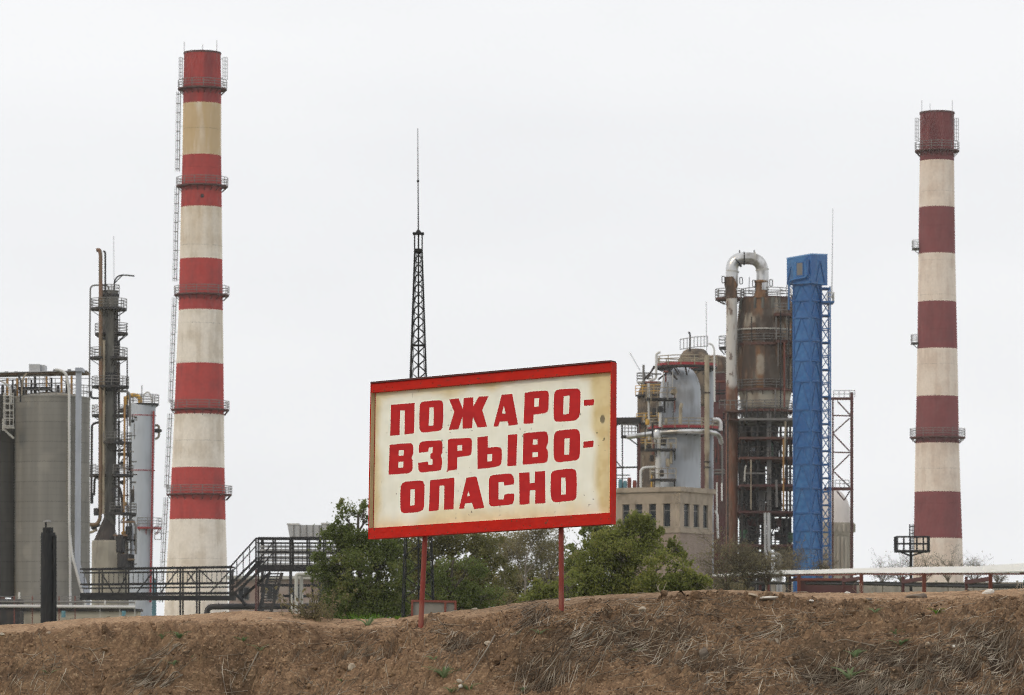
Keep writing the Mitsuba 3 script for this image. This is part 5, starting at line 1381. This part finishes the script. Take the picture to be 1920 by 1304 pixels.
L_DARK = leaf_mat('leaf_dark', (0.125, 0.155, 0.052), (0.175, 0.212, 0.072), (0.281, 0.275, 0.108))
L_GREEN = leaf_mat('leaf_green', (0.159, 0.178, 0.052), (0.215, 0.240, 0.070), (0.318, 0.317, 0.097))
L_OLIVE = leaf_mat('leaf_olive', (0.152, 0.148, 0.065), (0.205, 0.200, 0.088), (0.303, 0.264, 0.122))
L_BROWN = leaf_mat('leaf_brown', (0.17, 0.152, 0.09), (0.24, 0.212, 0.12), (0.31, 0.26, 0.15))
L_BRIGHT = leaf_mat('leaf_bright', (0.075, 0.15, 0.025), (0.12, 0.22, 0.03), (0.17, 0.27, 0.05), 3)
L_WEED = leaf_mat('leaf_weed', (0.12, 0.18, 0.08), (0.19, 0.26, 0.13), (0.28, 0.34, 0.19), 12)
M_BARK = mat('bark', weather((0.060, 0.050, 0.040), (0.11, 0.095, 0.075), 0.6, 3.0), 0.9)
M_TWIG = mat('pale_twigs', weather((0.16, 0.14, 0.12), (0.09, 0.08, 0.065), 0.7, 0.8), 0.9)
M_TWIGD = mat('brown_twigs', weather((0.085, 0.068, 0.045), (0.12, 0.10, 0.06), 0.7, 0.8), 0.9)


def leaf_cloud(rng, lobes, n, size, thr=0.42, freq=0.9, droop=0.3):
    """Leaf-sized rhombs scattered through lobes (centre, radii), thinned by noise so that gaps show."""
    w = np.array([np.prod(r) ** (2 / 3) for _, r in lobes])
    idx = rng.choice(len(lobes), n * 3, p=w / w.sum())
    c, r = np.array([l[0] for l in lobes])[idx], np.array([l[1] for l in lobes])[idx]
    d = rng.normal(size=(len(idx), 3))
    d /= np.linalg.norm(d, axis=1, keepdims=True)
    rad = rng.random(len(idx)) ** 0.42
    p = c + d * r * rad[:, None] * (1 + 0.22 * rng.normal(size=(len(idx), 1)) * (rad[:, None] > 0.8))
    f = meshkit.fbm(p * freq, 3, 3) + 0.25 * (meshkit.noise(p * 3.3, 8) - 0.5)
    p = p[f > thr][:n]
    m = len(p)
    a = rng.normal(size=(m, 3))
    a[:, 2] -= droop
    a /= np.linalg.norm(a, axis=1, keepdims=True)
    b = np.cross(a, rng.normal(size=(m, 3)))
    b /= np.linalg.norm(b, axis=1, keepdims=True)
    s = size * rng.uniform(0.6, 1.35, (m, 1))
    v = np.stack([p - a * s * 0.5, p + b * s * 0.30, p + a * s * 0.5, p - b * s * 0.30], 1).reshape(-1, 3)
    k = np.arange(m)[:, None] * 4
    return v, np.vstack([k + [0, 1, 2], k + [0, 2, 3]])


def many_tubes(paths, r, sides=3):
    """(N, K, 3) paths as thin tubes with radii r (N, K)."""
    p, r = np.asarray(paths, float), np.asarray(r, float)
    n, k = p.shape[:2]
    t = np.gradient(p, axis=1)
    t /= np.linalg.norm(t, axis=2, keepdims=True) + 1e-12
    a = np.cross(t, np.array([0.3, 0.9, 0.31]))
    a /= np.linalg.norm(a, axis=2, keepdims=True) + 1e-12
    b = np.cross(t, a)
    g = np.arange(sides) * 2 * np.pi / sides
    v = p[:, :, None] + r[:, :, None, None] * (np.cos(g)[:, None] * a[:, :, None] + np.sin(g)[:, None] * b[:, :, None])
    i, j = np.meshgrid(np.arange(k - 1), np.arange(sides), indexing='ij')
    q = np.stack([i * sides + j, i * sides + (j + 1) % sides, (i + 1) * sides + (j + 1) % sides, (i + 1) * sides + j], -1).reshape(-1, 4)
    q = (q[None] + (np.arange(n) * k * sides)[:, None, None]).reshape(-1, 4)
    return v.reshape(-1, 3), np.vstack([q[:, [0, 1, 2]], q[:, [0, 2, 3]]])


def boughs(rng, p0, p1, r0, r1, wob=0.08, k=6):
    t = np.linspace(0, 1, k)[:, None]
    q = p0 + (p1 - p0) * t
    L = np.linalg.norm(p1 - p0)
    q[1:-1] += rng.normal(size=(k - 2, 3)) * wob * L * np.sin(t[1:-1] * np.pi)
    return tube(q, np.linspace(r0, r1, k), 6, False), q


def tree(name, label, D, trunk, lobes, n, size, leaf, seed, group='trees behind the sign', thr=0.42, depth=1.0, freq=0.9):
    """trunk: foot pixel x and top pixel (x, y); lobes: (px, py, rx, ry, depth offset) of the crown."""
    rng = np.random.default_rng(seed)
    K = thing(name, label, name.replace('_', ' '), group)
    s = S(D)
    lb = [(P(x, y, D) + [0, dy, 0], np.array([rx * s, max(rx, ry) * s * depth, ry * s])) for x, y, rx, ry, dy in lobes]
    foot = P(trunk[0], 1250, D)
    foot[2] = -0.1
    top = P(trunk[1], trunk[2], D)
    m, q = boughs(rng, foot, top, 0.20, 0.05, 0.03, 9)
    part(K, 'trunk', m, M_BARK, True)
    for i, (c, r) in enumerate(lb):
        zz = np.clip(c[2] - 0.9 * abs(c[0] - foot[0]) - 0.6, foot[2] + 1.0, top[2])
        st = np.array([np.interp(zz, q[:, 2], q[:, k]) for k in range(3)])
        m2, q2 = boughs(rng, st, c, 0.07, 0.02)
        mb = MB().add(m2)
        for j in range(7):
            d = rng.normal(size=3)
            d /= np.linalg.norm(d)
            m3, _ = boughs(rng, q2[rng.integers(2, 6)], c + d * r * 0.9, 0.025, 0.008, 0.1, 5)
            mb.add(m3)
        part(K, 'limb', mb, M_BARK, True)
    sprigs = []
    for c, r in lb:
        for j in range(9):
            d = rng.normal(size=3) * [1, 1, .9] + [0, 0, .25]
            d /= np.linalg.norm(d)
            sprigs.append((c + d * r * rng.uniform(.85, 1.18), r * rng.uniform(.16, .34) * [1, 1, 1.25]))
    part(K, 'crown', leaf_cloud(rng, lb + sprigs, n, size, thr, freq), leaf, stuff=True)


tree('tree', 'broad green tree rising left of the sign, crown reaching past the lower left frame corner', 172, (665, 672, 965),
     [(650, 972, 22, 30, 0), (686, 962, 20, 26, .5), (625, 1010, 30, 24, 0), (612, 1035, 26, 18, .3), (608, 1075, 24, 24, -.3), (668, 1010, 38, 36, 0), (625, 1050, 34, 30, .5), (668, 1060, 48, 42, -.6), (632, 1100, 34, 34, 0), (672, 1110, 52, 40, .4), (715, 1030, 40, 44, .6),
      (728, 1085, 46, 48, .2), (740, 1020, 30, 34, 1), (650, 1145, 44, 26, -.3), (715, 1140, 50, 30, 0)], 38000, 0.12, L_DARK, 11, thr=.37)
tree('tree', 'dark olive tree below the middle of the sign, right of the left post', 186, (842, 840, 990),
     [(790, 1030, 44, 36, 0), (850, 1020, 46, 36, .4), (905, 1030, 38, 34, 0), (800, 1085, 50, 44, 0), (862, 1080, 52, 46, -.5), (918, 1085, 42, 42, .4), (800, 1135, 52, 34, 0), (870, 1135, 56, 34, .3), (935, 1130, 44, 30, 0), (770, 1070, 34, 50, .6)],
     38000, 0.12, L_OLIVE, 12, thr=.37)
tree('tree', 'lower green tree close under the sign between olive crowns', 178, (850, 850, 1050), [(830, 1075, 34, 26, 0), (880, 1065, 36, 26, 0), (850, 1110, 46, 30, 0), (905, 1120, 40, 26, .3)], 5200, 0.14, L_DARK, 22)
tree('tree', 'bright green bushy tree before the brick building, right of the sign', 160, (1185, 1180, 1000),
     [(1192, 985, 22, 24, 0), (1162, 1000, 24, 24, .4), (1215, 990, 22, 22, .4), (1128, 1024, 28, 26, 0), (1165, 1035, 44, 34, -.4), (1225, 1028, 36, 30, 0), (1268, 1030, 18, 22, .3), (1103, 1062, 32, 28, .2), (1150, 1080, 50, 40, 0),
      (1215, 1075, 52, 42, -.6), (1272, 1065, 30, 32, 0), (1090, 1100, 40, 26, 0), (1150, 1120, 56, 30, .3), (1228, 1115, 54, 32, -.2), (1290, 1095, 34, 22, 0), (1312, 1092, 22, 16, 0)], 40000, 0.115, L_GREEN, 13, thr=.38)
tree('tree', 'dark pointed tree top just behind the lower right corner of the sign', 200, (1118, 1118, 985), [(1118, 1000, 24, 24, 0), (1095, 1022, 26, 24, 0), (1130, 1030, 30, 30, 0), (1075, 1050, 24, 26, .4)], 5200, 0.16, L_DARK, 14)
tree('shrub', 'low yellowish green shrub at the foot of the right sign post', 150, (1030, 1030, 1100), [(1020, 1110, 28, 20, 0), (1062, 1098, 26, 24, 0), (1000, 1125, 30, 16, 0), (1045, 1122, 40, 20, 0)], 4200, 0.12, L_GREEN, 15)
tree('shrub', 'dark low shrub in the gap right of the pale pipe loop', 230, (600, 600, 1110), [(618, 1135, 16, 22, 0), (628, 1118, 16, 28, 0), (640, 1150, 30, 16, 0)], 3000, 0.15, L_OLIVE, 16)


def bare_tree(name, label, D, foot, h_px, spread_px, seed, m, leaf=None, n_leaf=0, group=None, lean=0.0, levels=5, r0=0.09, stems=1):
    rng = np.random.default_rng(seed)
    K = thing(name, label, 'tree' if 'tree' in name else 'shrub', group)
    s = S(D)
    base = P(foot[0], 1250, D)
    base[2] = -0.1
    H_ = h_px * s
    start = P(foot[0], foot[1], D)
    segs, rad = [np.linspace(base, start, 4)], [np.full(4, r0)]
    tips = []
    stack = [(start + [0, 0, -.3 * (stems > 1)], np.array([lean + (k - (stems - 1) / 2) * 1.5 / max(1, stems), .6 * rng.normal() * (stems > 1), 1.0]), H_ * (0.36 if stems == 1 else rng.uniform(.30, .52)), r0, 0 if stems == 1 else 1) for k in range(stems)]
    while stack:
        p, d, L, r, lv = stack.pop()
        d = d / np.linalg.norm(d)
        bow = rng.normal(size=3) * 0.10
        q = np.array([p, p + d * L * .33 + bow * L * .4, p + d * L * .66 + bow * L * .4, p + d * L])
        segs.append(q)
        rad.append(np.linspace(r, r * .6, 4))
        if lv >= levels:
            tips.append(q[-1])
            continue
        for k in range(3 if lv < 4 else 4):
            e = d + rng.normal(size=3) * np.array([.62, .5, .34]) * spread_px + [0, 0, .12]
            stack.append((q[rng.integers(1, 4)], e, L * rng.uniform(.60, .86), r * .56, lv + 1))
    part(K, 'branches', many_tubes(np.array(segs), np.maximum(np.array(rad), 0.008)), m)
    if leaf:
        tp = np.array(tips)
        part(K, 'leaves', leaf_cloud(rng, [(t, np.full(3, .40)) for t in tp[rng.integers(0, len(tp), 500)]], n_leaf, 0.11, 0.3), leaf, stuff=True)


bare_tree('bare_tree', 'thin half-bare tree with sky showing through, under the sign near the right post', 235, (985, 1110), 150, 1.0, 31, M_TWIG, L_BROWN, 5200, 'half-bare trees under the sign')
bare_tree('bare_tree', 'half-bare tree left of the right sign post, beside the olive tree', 240, (945, 1115), 130, 1.0, 32, M_TWIG, L_OLIVE, 5600, 'half-bare trees under the sign')
bare_tree('bare_tree', 'thin half-bare tree directly behind the right sign post', 238, (1030, 1110), 135, 1.0, 33, M_TWIG, L_OLIVE, 4600, 'half-bare trees under the sign')
for i, (x, y, h, sp_, n_, lab) in enumerate(((1362, 1098, 96, 1.0, 1900, 'brown thinly leaved bush against the brick building'), (1402, 1095, 84, 1.0, 1900, 'brown bush at the foot of the rusty riser pipe'),
                                              (1438, 1090, 62, 1.0, 1300, 'low brown bush before the twin silver pipes'), (1545, 1075, 40, 1.0, 500, 'small bare bush before the blue tower'), (1478, 1078, 62, 1.1, 1100, 'sparse bush just left of the blue tower'))):
    bare_tree('bush', lab, 250 if i < 3 else 345, (x, y), h, sp_ * 1.35, 40 + i, M_TWIGD, L_BROWN, n_, 'brown bushes behind the pipe rack', levels=5, r0=.05, stems=7)
for i, (x, y, h, lab) in enumerate(((1655, 1088, 50, 'bare grey bush left of the dark platform mast'), (1690, 1088, 62, 'bare grey bush directly behind the dark platform mast'), (1735, 1085, 60, 'bare grey bush at the left foot of the maroon chimney'),
                                    (1778, 1085, 74, 'tallest bare grey bush, before the maroon chimney'), (1826, 1087, 60, 'bare grey bush right of the maroon chimney'), (1872, 1092, 46, 'lowest bare grey bush, farthest right of the maroon chimney'))):
    bare_tree('bare_bush', lab, 330, (x, y), h, 1.25, 60 + i, M_TWIGD, L_BROWN, 260, 'bare bushes behind the pipe rack', levels=4, r0=.045, stems=7)

for i, (x, y, rx, ry, m, lab) in enumerate(((800, 1135, 90, 36, L_OLIVE, 'far olive hedge row left of the half-bare trees'), (930, 1105, 60, 52, L_BROWN, 'far brown bushes below the half-bare trees'), (1000, 1102, 50, 44, L_OLIVE, 'far olive bushes left of the right post'),
                                              (1065, 1092, 50, 48, L_BROWN, 'far brown bushes behind the right post'), (712, 1140, 80, 34, L_OLIVE, 'far olive hedge behind the left tree'), (1340, 1110, 60, 30, L_BROWN, 'far brown bushes at the right corner of the brick building'))):
    tree('hedge_bush', lab, 265, (x, x, y - ry * .3), [(x + dx * rx, y + abs(dx) * 10, rx * .38, ry, 0) for dx in (-.8, -.3, .25, .75)], 6500, .18, m, 90 + i, 'far bushes behind the trees', thr=.36)

# ================================================================== ON THE BANK: grass tufts, weeds, straw, stones, sticks
def blades(rng, n, root, spread_, length, width, lean=0.5, segs=4):
    """Arching leaf blades around a root point, as thin folded strips."""
    out = MB()
    for i in range(n):
        a = rng.uniform(0, 2 * np.pi)
        d = np.array([math.cos(a), math.sin(a), 0])
        p = root + d * rng.random() * spread_
        L, w = length * rng.uniform(.55, 1.2), width * rng.uniform(.6, 1.2)
        t = np.linspace(0, 1, segs + 1)[:, None]
        q = p + d * L * lean * rng.uniform(.5, 1.4) * t ** 1.4 + np.array([0, 0, 1.0]) * L * (t - 0.55 * lean * t ** 2.2)
        side = np.cross(d, [0, 0, 1.0]) + rng.normal(size=3) * .15
        ww = w * np.sin(np.pi * np.clip(t * .86 + .14, 0, 1)) * .5 + .0006
        v = np.stack([q - side * ww, q + [0, 0, -.15 * w], q + side * ww], 1).reshape(-1, 3)
        f = []
        for k in range(segs):
            o = 3 * k
            f += [[o, o + 1, o + 4], [o, o + 4, o + 3], [o + 1, o + 2, o + 5], [o + 1, o + 5, o + 4]]
        out.add((v, np.array(f)))
    return out


rng = np.random.default_rng(77)
_weeds = [(305, 1197, .07, 9, 'small green weed rosette on the left of the bank, left one of a pair'), (336, 1196, .085, 12, 'small green weed rosette, right one of the pair on the left of the bank'),
          (356, 1234, .06, 8, 'tiny weed below the weed pair on the left slope'), (325, 1246, .06, 9, 'low weed above the dry twig bundle at the left'), (456, 1202, .055, 8, 'little weed at the upper end of the dark gully'),
          (488, 1220, .08, 7, 'long-leaved weed hanging over the dark gully'), (690, 1173, .11, 11, 'flat spreading weed left of the left sign post'), (745, 1161, .06, 7, 'single bright sprout on the crest left of the left post'),
          (1012, 1188, .06, 10, 'green weed below and left of the right post foot'), (968, 1190, .05, 7, 'faint weed beside the roots left of the right post'), (814, 1238, .06, 9, 'green weed above the biggest weed clump'),
          (832, 1270, .12, 18, 'biggest leafy green weed clump, low on the middle of the slope'), (846, 1297, .07, 9, 'weed at the bottom edge below the biggest clump'), (880, 1292, .08, 10, 'weed between the pale pebbles and the long stick'),
          (978, 1297, .06, 8, 'weed at the bottom edge right of the long grey stick'), (1190, 1221, .05, 8, 'small weed among the straw in the middle right'), (1756, 1151, .075, 11, 'bright weed on the pale crest at the right'),
          (1641, 1148, .06, 8, 'faint weed on the upper slope left of the bright crest weed'), (1681, 1190, .07, 9, 'upper weed of the two on the right slope'), (1688, 1210, .085, 11, 'lower weed of the two on the right slope'),
          (1603, 1232, .10, 10, 'grey-green weed tuft above the hanging straw'), (1592, 1274, .13, 12, 'grey-green weed in the hanging straw by the dark hollow'), (92, 1263, .05, 7, 'faint weed low on the far left slope'),
          (640, 1278, .05, 7, 'weed near the bottom, right of the dark gully')]
for x, y, L, n, lab in _weeds:
    q = bank_hit(x, y) - [0, 0, .008]
    solo('weed', blades(rng, int(n * 1.3), q, .025, L * 1.25, L * .20, .95 if L < .1 else .8), L_WEED if 'grey' in lab or 'faint' in lab else L_BRIGHT if 'bright' in lab else L_WEED, lab, 'weed', group='weeds on the bank')
for i, (x, w, lab) in enumerate(((668, 30, 'bright green grass tuft behind the crest, left one'), (700, 38, 'bright green grass tuft behind the crest, right one'))):
    q = P(x, 1166, 48)
    q[2] -= .12
    solo('grass_tuft', blades(rng, 90, q, w / 156, .26, .012, .45), L_BRIGHT, lab, 'grass tuft', group='green tufts behind the crest')
# the tall weed on the crest
K = thing('tall_weed', 'scruffy tall brown-green weed on the crest beside the pale pipe loop', 'weed')
root = bank_hit(590, 1162)
segs, lf = [], []
for i in range(46):
    a = rng.normal(size=2) * [.55, .5]
    L = rng.uniform(.10, .30)
    b = root + [rng.normal() * .09, rng.normal() * .06, -.02]
    t = np.linspace(0, 1, 5)[:, None]
    q = b + np.array([a[0], a[1], 0]) * L * t ** 1.3 + np.array([0, 0, L]) * t
    segs.append(q)
    lf += [(q[k] + rng.normal(size=3) * .006, np.full(3, .022)) for k in (1, 2, 3, 4)]
part(K, 'stems', many_tubes(np.array(segs), np.tile(np.linspace(.0026, .0012, 5), (46, 1))), M_TWIGD)
part(K, 'leaves', leaf_cloud(rng, lf, 1500, .022, 0.0), L_BROWN, stuff=True)


def straw_paths(rng, n, cx, cy, rx, ry, L, ang, spr, lift, k=6):
    """Dry stems lying down the face: photograph pixels of the patch, length in metres, lie angle (0 = straight down the slope, positive towards the left)."""
    px, py = cx + rng.normal(size=n) * rx, cy + rng.normal(size=n) * ry
    hits = np.array([bank_hit(a, min(b, 1303)) for a, b in zip(px, py)])
    L = L * rng.lognormal(0, .45, (n, 1))
    a = np.radians(ang + 10 + rng.normal(size=(n, 1)) * spr)
    t = np.linspace(0, 1, k)[None, :]
    bow = rng.normal(size=(n, 1)) * 0.40
    aa = a + bow * (t - .5)
    step = L / (k - 1)
    x = hits[:, :1] - np.concatenate([np.zeros((n, 1)), np.cumsum(np.sin(aa[:, 1:]) * step, 1)], 1)
    y = hits[:, 1:2] - np.concatenate([np.zeros((n, 1)), np.cumsum(np.cos(aa[:, 1:]) * step * .85, 1)], 1)
    z = H(x, y)
    line = z[:, :1] + (z[:, -1:] - z[:, :1]) * t
    sag = np.maximum(z + .003, line + .7 * np.maximum(0, (z - line).max(1, keepdims=True)))
    z = sag + .5 * lift * rng.random((n, 1)) * np.sin(t * np.pi * rng.uniform(.5, 1.0, (n, 1)))
    return np.stack([x, y, z], -1)


def straw_fn(p, n, uv):
    a = N(p.x * 9, p.y * 9, p.z * 9)
    b = FB(p.x * 1.2, p.y * 1.2, p.z * 1.2, 3)
    return MIX(MIX((0.17, 0.135, 0.10), (0.31, 0.26, 0.195), SS(0.3, 0.7, a)), (0.46, 0.40, 0.32), SS(0.60, 0.80, a + .4 * (b - .5)))


M_STRAW = mat('straw', straw_fn, 0.8)
M_ROOT = mat('root_fibre', weather((0.075, 0.052, 0.034), (0.15, 0.11, 0.075), 0.7, 6.0), 0.9)
rng = np.random.default_rng(123)
patches = [  # n, cx, cy, rx, ry, length, angle, spread, lift
    (190, 1215, 1205, 55, 28, .20, 48, 26, .03), (150, 1120, 1195, 45, 22, .20, 42, 22, .03), (110, 1005, 1150, 16, 10, .20, 22, 20, .04), (120, 1040, 1255, 40, 22, .18, 45, 30, .03), (110, 1330, 1265, 50, 22, .18, 38, 28, .03),
    (130, 1385, 1190, 70, 26, .17, 45, 30, .02), (330, 1610, 1272, 55, 26, .22, 32, 18, .05), (380, 1700, 1265, 60, 34, .20, 30, 18, .04), (420, 1865, 1235, 42, 45, .20, 24, 16, .05), (200, 1790, 1215, 40, 34, .16, 28, 20, .04),
    (90, 1500, 1172, 60, 12, .18, 65, 25, .02), (150, 1500, 1270, 60, 26, .14, 40, 40, .02), (80, 290, 1275, 26, 16, .22, 42, 12, .03), (30, 330, 1225, 18, 14, .16, 40, 12, .02), (34, 450, 1240, 22, 24, .09, 20, 30, .02),
    (70, 560, 1245, 60, 30, .10, 35, 40, .02), (120, 700, 1215, 40, 20, .10, 30, 30, .02), (110, 860, 1210, 30, 18, .12, 28, 25, .03), (60, 130, 1230, 60, 25, .09, 35, 50, .02), (60, 60, 1270, 50, 20, .08, 35, 50, .02),
    (170, 1440, 1130, 220, 10, .08, 50, 60, .02), (190, 960, 1215, 480, 48, .08, 40, 55, .03), (120, 1100, 1160, 70, 14, .10, 35, 35, .02), (90, 1260, 1150, 60, 16, .12, 40, 35, .02), (60, 820, 1180, 60, 10, .08, 40, 50, .02), (60, 640, 1290, 60, 10, .12, 40, 50, .02)]
allp, allr = [], []
for n, cx, cy, rx, ry, L, ang, spr, lift in patches:
    q = straw_paths(rng, n := int(n * .62), cx, cy, rx, ry, L * 1.15, ang, spr, lift * .8)
    allp.append(q)
    allr.append(rng.uniform(.0016, .0040, (n, 1)) * np.linspace(1.0, .6, 6)[None])
solo('dry_straw', many_tubes(np.concatenate(allp), np.concatenate(allr)), M_STRAW, 'dry pale straw and stems lying down the slope of the bank', kind='stuff')
q = np.concatenate([straw_paths(rng, int(n * .8), cx, cy, rx * 1.1, ry * 1.1, L * .6, ang, spr * 1.5, lift * .7) for n, cx, cy, rx, ry, L, ang, spr, lift in patches])
solo('root_fibres', many_tubes(q, rng.uniform(.0012, .0030, (len(q), 1)) * np.linspace(1, .5, 6)[None]), M_ROOT, 'dark root fibres and old stems matted into the soil', kind='stuff')
# loose crumbs of soil
n = 5200
cx, cy = rng.uniform(-4.9, 4.9, n), YC - rng.uniform(.5, 3.3, n)
cz = H(cx, cy)
ico = trimesh.creation.icosphere(1, 1.0)
iv, iF = np.asarray(ico.vertices), np.asarray(ico.faces)
sz = rng.lognormal(math.log(.0095), .50, n)[:, None, None] * rng.uniform(.6, 1.3, (n, 1, 3))
cv = iv[None] * sz * (0.7 + 0.6 * rng.random((n, len(iv), 1))) + np.stack([cx, cy, cz + .002], -1)[:, None]
solo('soil_crumbs', (cv.reshape(-1, 3), (iF[None] + (np.arange(n) * len(iv))[:, None, None]).reshape(-1, 3)), M_DIRT, 'loose crumbs and clods of the bank soil', smooth=True, kind='stuff')

M_STONE = mat('pale_stone', weather((0.40, 0.345, 0.27), (0.27, 0.20, 0.135), 0.8, 12.0, 1.0), 0.85)
M_STONEW = mat('white_stone', weather((0.56, 0.535, 0.49), (0.38, 0.33, 0.27), 0.7, 12.0, 1.0), 0.85)
M_STONED = mat('dark_stone', weather((0.17, 0.14, 0.11), (0.10, 0.08, 0.065), 0.8, 9.0, 1.0), 0.9)
_stones = [(660, 1254, 14, 15, M_STONE, 'pale angular stone low on the slope, left of the middle'), (861, 1279, 10, 7, M_STONE, 'tan pebble beside the biggest weed clump'), (864, 1289, 7, 8, M_STONEW, 'white pebble just below the tan pebble by the weed clump'),
           (914, 1209, 11, 11, M_STONE, 'tan stone beside the top of the long grey stick'), (1064, 1126, 11, 6, M_STONEW, 'white stone on the crest just right of the right post'), (1204, 1143, 13, 11, M_STONE, 'tan stone high on the slope right of the right post'),
           (889, 1144, 13, 6, M_STONE, 'flat tan stone on the hump between the two posts'), (1443, 1122, 30, 7, M_STONEW, 'flat pale slab lying on the crest right of the brick building'), (1718, 1121, 40, 14, M_STONED, 'dark brown flat rock on the crest below the maroon chimney'),
           (1851, 1113, 24, 13, M_STONEW, 'white angular stone on the crest near the right edge'), (1588, 1109, 11, 7, M_STONEW, 'small white stone on the crest behind the red posts'), (1521, 1128, 9, 6, M_STONEW, 'small white pebble below the crest right of the pale slab'),
           (1456, 1204, 8, 11, M_STONE, 'upright tan pebble in the middle of the right slope'), (1321, 1228, 18, 20, M_STONED, 'grey angular slab sticking out above the dark hollow'), (1739, 1209, 8, 8, M_STONE, 'tan pebble on the right slope beside the hanging straw'),
           (91, 1189, 10, 7, M_STONE, 'tan pebble on the far left of the crest'), (4, 1190, 8, 6, M_STONE, 'pebble at the left edge of the bank'), (1628, 1124, 13, 5, M_STONED, 'small dark stone on the crest left of the dark rock'),
           (1412, 1117, 16, 6, M_STONE, 'flat brown stone on the crest left of the pale slab'), (1788, 1213, 5, 6, M_STONEW, 'tiny white pebble in the right slope'), (505, 1160, 10, 5, M_STONE, 'pale flake on the crest left of the tall weed')]
for i, (x, y, w, h, m, lab) in enumerate(_stones):
    r2 = np.random.default_rng(300 + i)
    b = trimesh.creation.icosphere(3, 1.0)
    v = np.asarray(b.vertices).copy()
    pl = r2.normal(size=(9, 3))
    pl /= np.linalg.norm(pl, axis=1, keepdims=True)
    for k in range(9):
        d = v @ pl[k]
        lim = r2.uniform(.60, .85)
        v -= np.clip(d - lim, 0, None)[:, None] * pl[k]
    v *= 1 + .10 * (meshkit.fbm(v * 2.5 + i * 7, 3, i) - .5)[:, None]
    a = r2.uniform(-.3, .3)
    v = v * np.array([w, (w + h) / 2, h]) * S(34.5) * .62
    v = np.stack([v[:, 0] * math.cos(a) - v[:, 2] * math.sin(a), v[:, 1], v[:, 0] * math.sin(a) + v[:, 2] * math.cos(a)], 1)
    q = bank_hit(x, y)
    solo('stone', (v + q + [0, 0, h * S(34.5) * .02], np.asarray(b.faces)), m, lab, 'stone', smooth=30, group='stones on the bank')
M_STICK = mat('grey_stick', weather((0.21, 0.18, 0.14), (0.13, 0.10, 0.075), 0.7, 14.0), 0.8)
_sticks = [([(928, 1196), (915, 1220), (885, 1265), (858, 1302)], .0078, 'long grey stick lying straight down the slope from a tan stone'), ([(484, 1228), (470, 1255), (455, 1283)], .007, 'grey stick across the dark gully on the left slope'),
           ([(332, 1214), (300, 1245), (262, 1290)], .006, 'brown twig above the twig bundle on the left slope'), ([(200, 1216), (190, 1236), (182, 1250)], .003, 'thin pale straw stem standing on the left slope'),
           ([(172, 1224), (200, 1218)], .0035, 'short pale stem lying crossways on the left slope'), ([(1120, 1185), (1090, 1205), (1055, 1235)], .007, 'pale stick among the straw right of the right post'),
           ([(1205, 1150), (1192, 1162), (1180, 1174)], .0045, 'thin stick leaning from the tan stone'), ([(1325, 1262), (1326, 1285), (1325, 1303)], .005, 'upright pale stem at the bottom right of the middle'),
           ([(1372, 1212), (1410, 1192), (1502, 1181)], .006, 'long thin root bowed across the upper right slope'), ([(1640, 1215), (1580, 1203), (1562, 1210)], .005, 'short root lying on the right slope'),
           ([(320, 1273), (345, 1270), (300, 1292)], .006, 'curved root at the lower left')]
for pts, r, lab in _sticks:
    q = np.array([bank_hit(a, b) for a, b in pts]) + [0, 0, r * .8 + .012]
    t = np.linspace(0, 1, 12)
    tt = np.linspace(0, 1, len(q))
    qq = np.stack([np.interp(t, tt, q[:, k]) for k in range(3)], 1)
    qq[:, 2] = np.maximum(qq[:, 2], H(qq[:, 0], qq[:, 1]) + r * .5)
    qq += np.random.default_rng(len(lab)).normal(size=qq.shape) * r * .12
    solo('stick', tube(qq, np.linspace(r, r * .55, 12), 7), M_STICK, lab, 'stick', smooth=True, group='sticks on the bank')
for i, (x, y, h, lab) in enumerate(((1332, 1108, 16, 'dry curled stalk standing on the crest right of the bright tree'), (1242, 1112, 22, 'thin dry plant standing on the crest before the bright tree'), (1612, 1112, 20, 'dry stalk on the crest before a red post'),
                                    (238, 1160, 9, 'dry stalk on the crest at the left'), (1912, 1108, 16, 'dry stalk on the crest at the right edge'), (955, 1136, 20, 'dry stalks fanning from the hump between the posts'), (1471, 1112, 10, 'small dry stalk on the crest left of the first red post'))):
    r2 = np.random.default_rng(500 + i)
    q = bank_hit(x, y)
    seg = []
    for k in range(5):
        d = np.array([r2.normal() * .6, r2.normal() * .4, 1.0]) * h * S(35) * r2.uniform(.5, 1.1)
        t = np.linspace(0, 1, 5)[:, None]
        seg.append(q + d * t + np.array([r2.normal() * .02, 0, -.012]) * np.sin(t * 3))
    solo('dry_stalk', many_tubes(np.array(seg), np.full((5, 5), .0018)), M_STRAW, lab, 'dry stalk', group='dry stalks on the crest')

# ================================================================== THIN HAZE OVER THE PLANT
scene['air'] = {'type': 'homogeneous', 'albedo': rgb((0.95, 0.95, 0.96)), 'sigma_t': 0.00010}
scene['haze'] = {'type': 'cube', 'to_world': T().translate([0, 620, 45.5]).scale([725, 725, 47]), 'bsdf': {'type': 'null'}, 'interior': {'type': 'ref', 'id': 'air'}}
labels['haze'] = {'label': 'thin pale haze over the whole plant', 'kind': 'stuff'}
scene['camera']['medium'] = {'type': 'ref', 'id': 'air'}
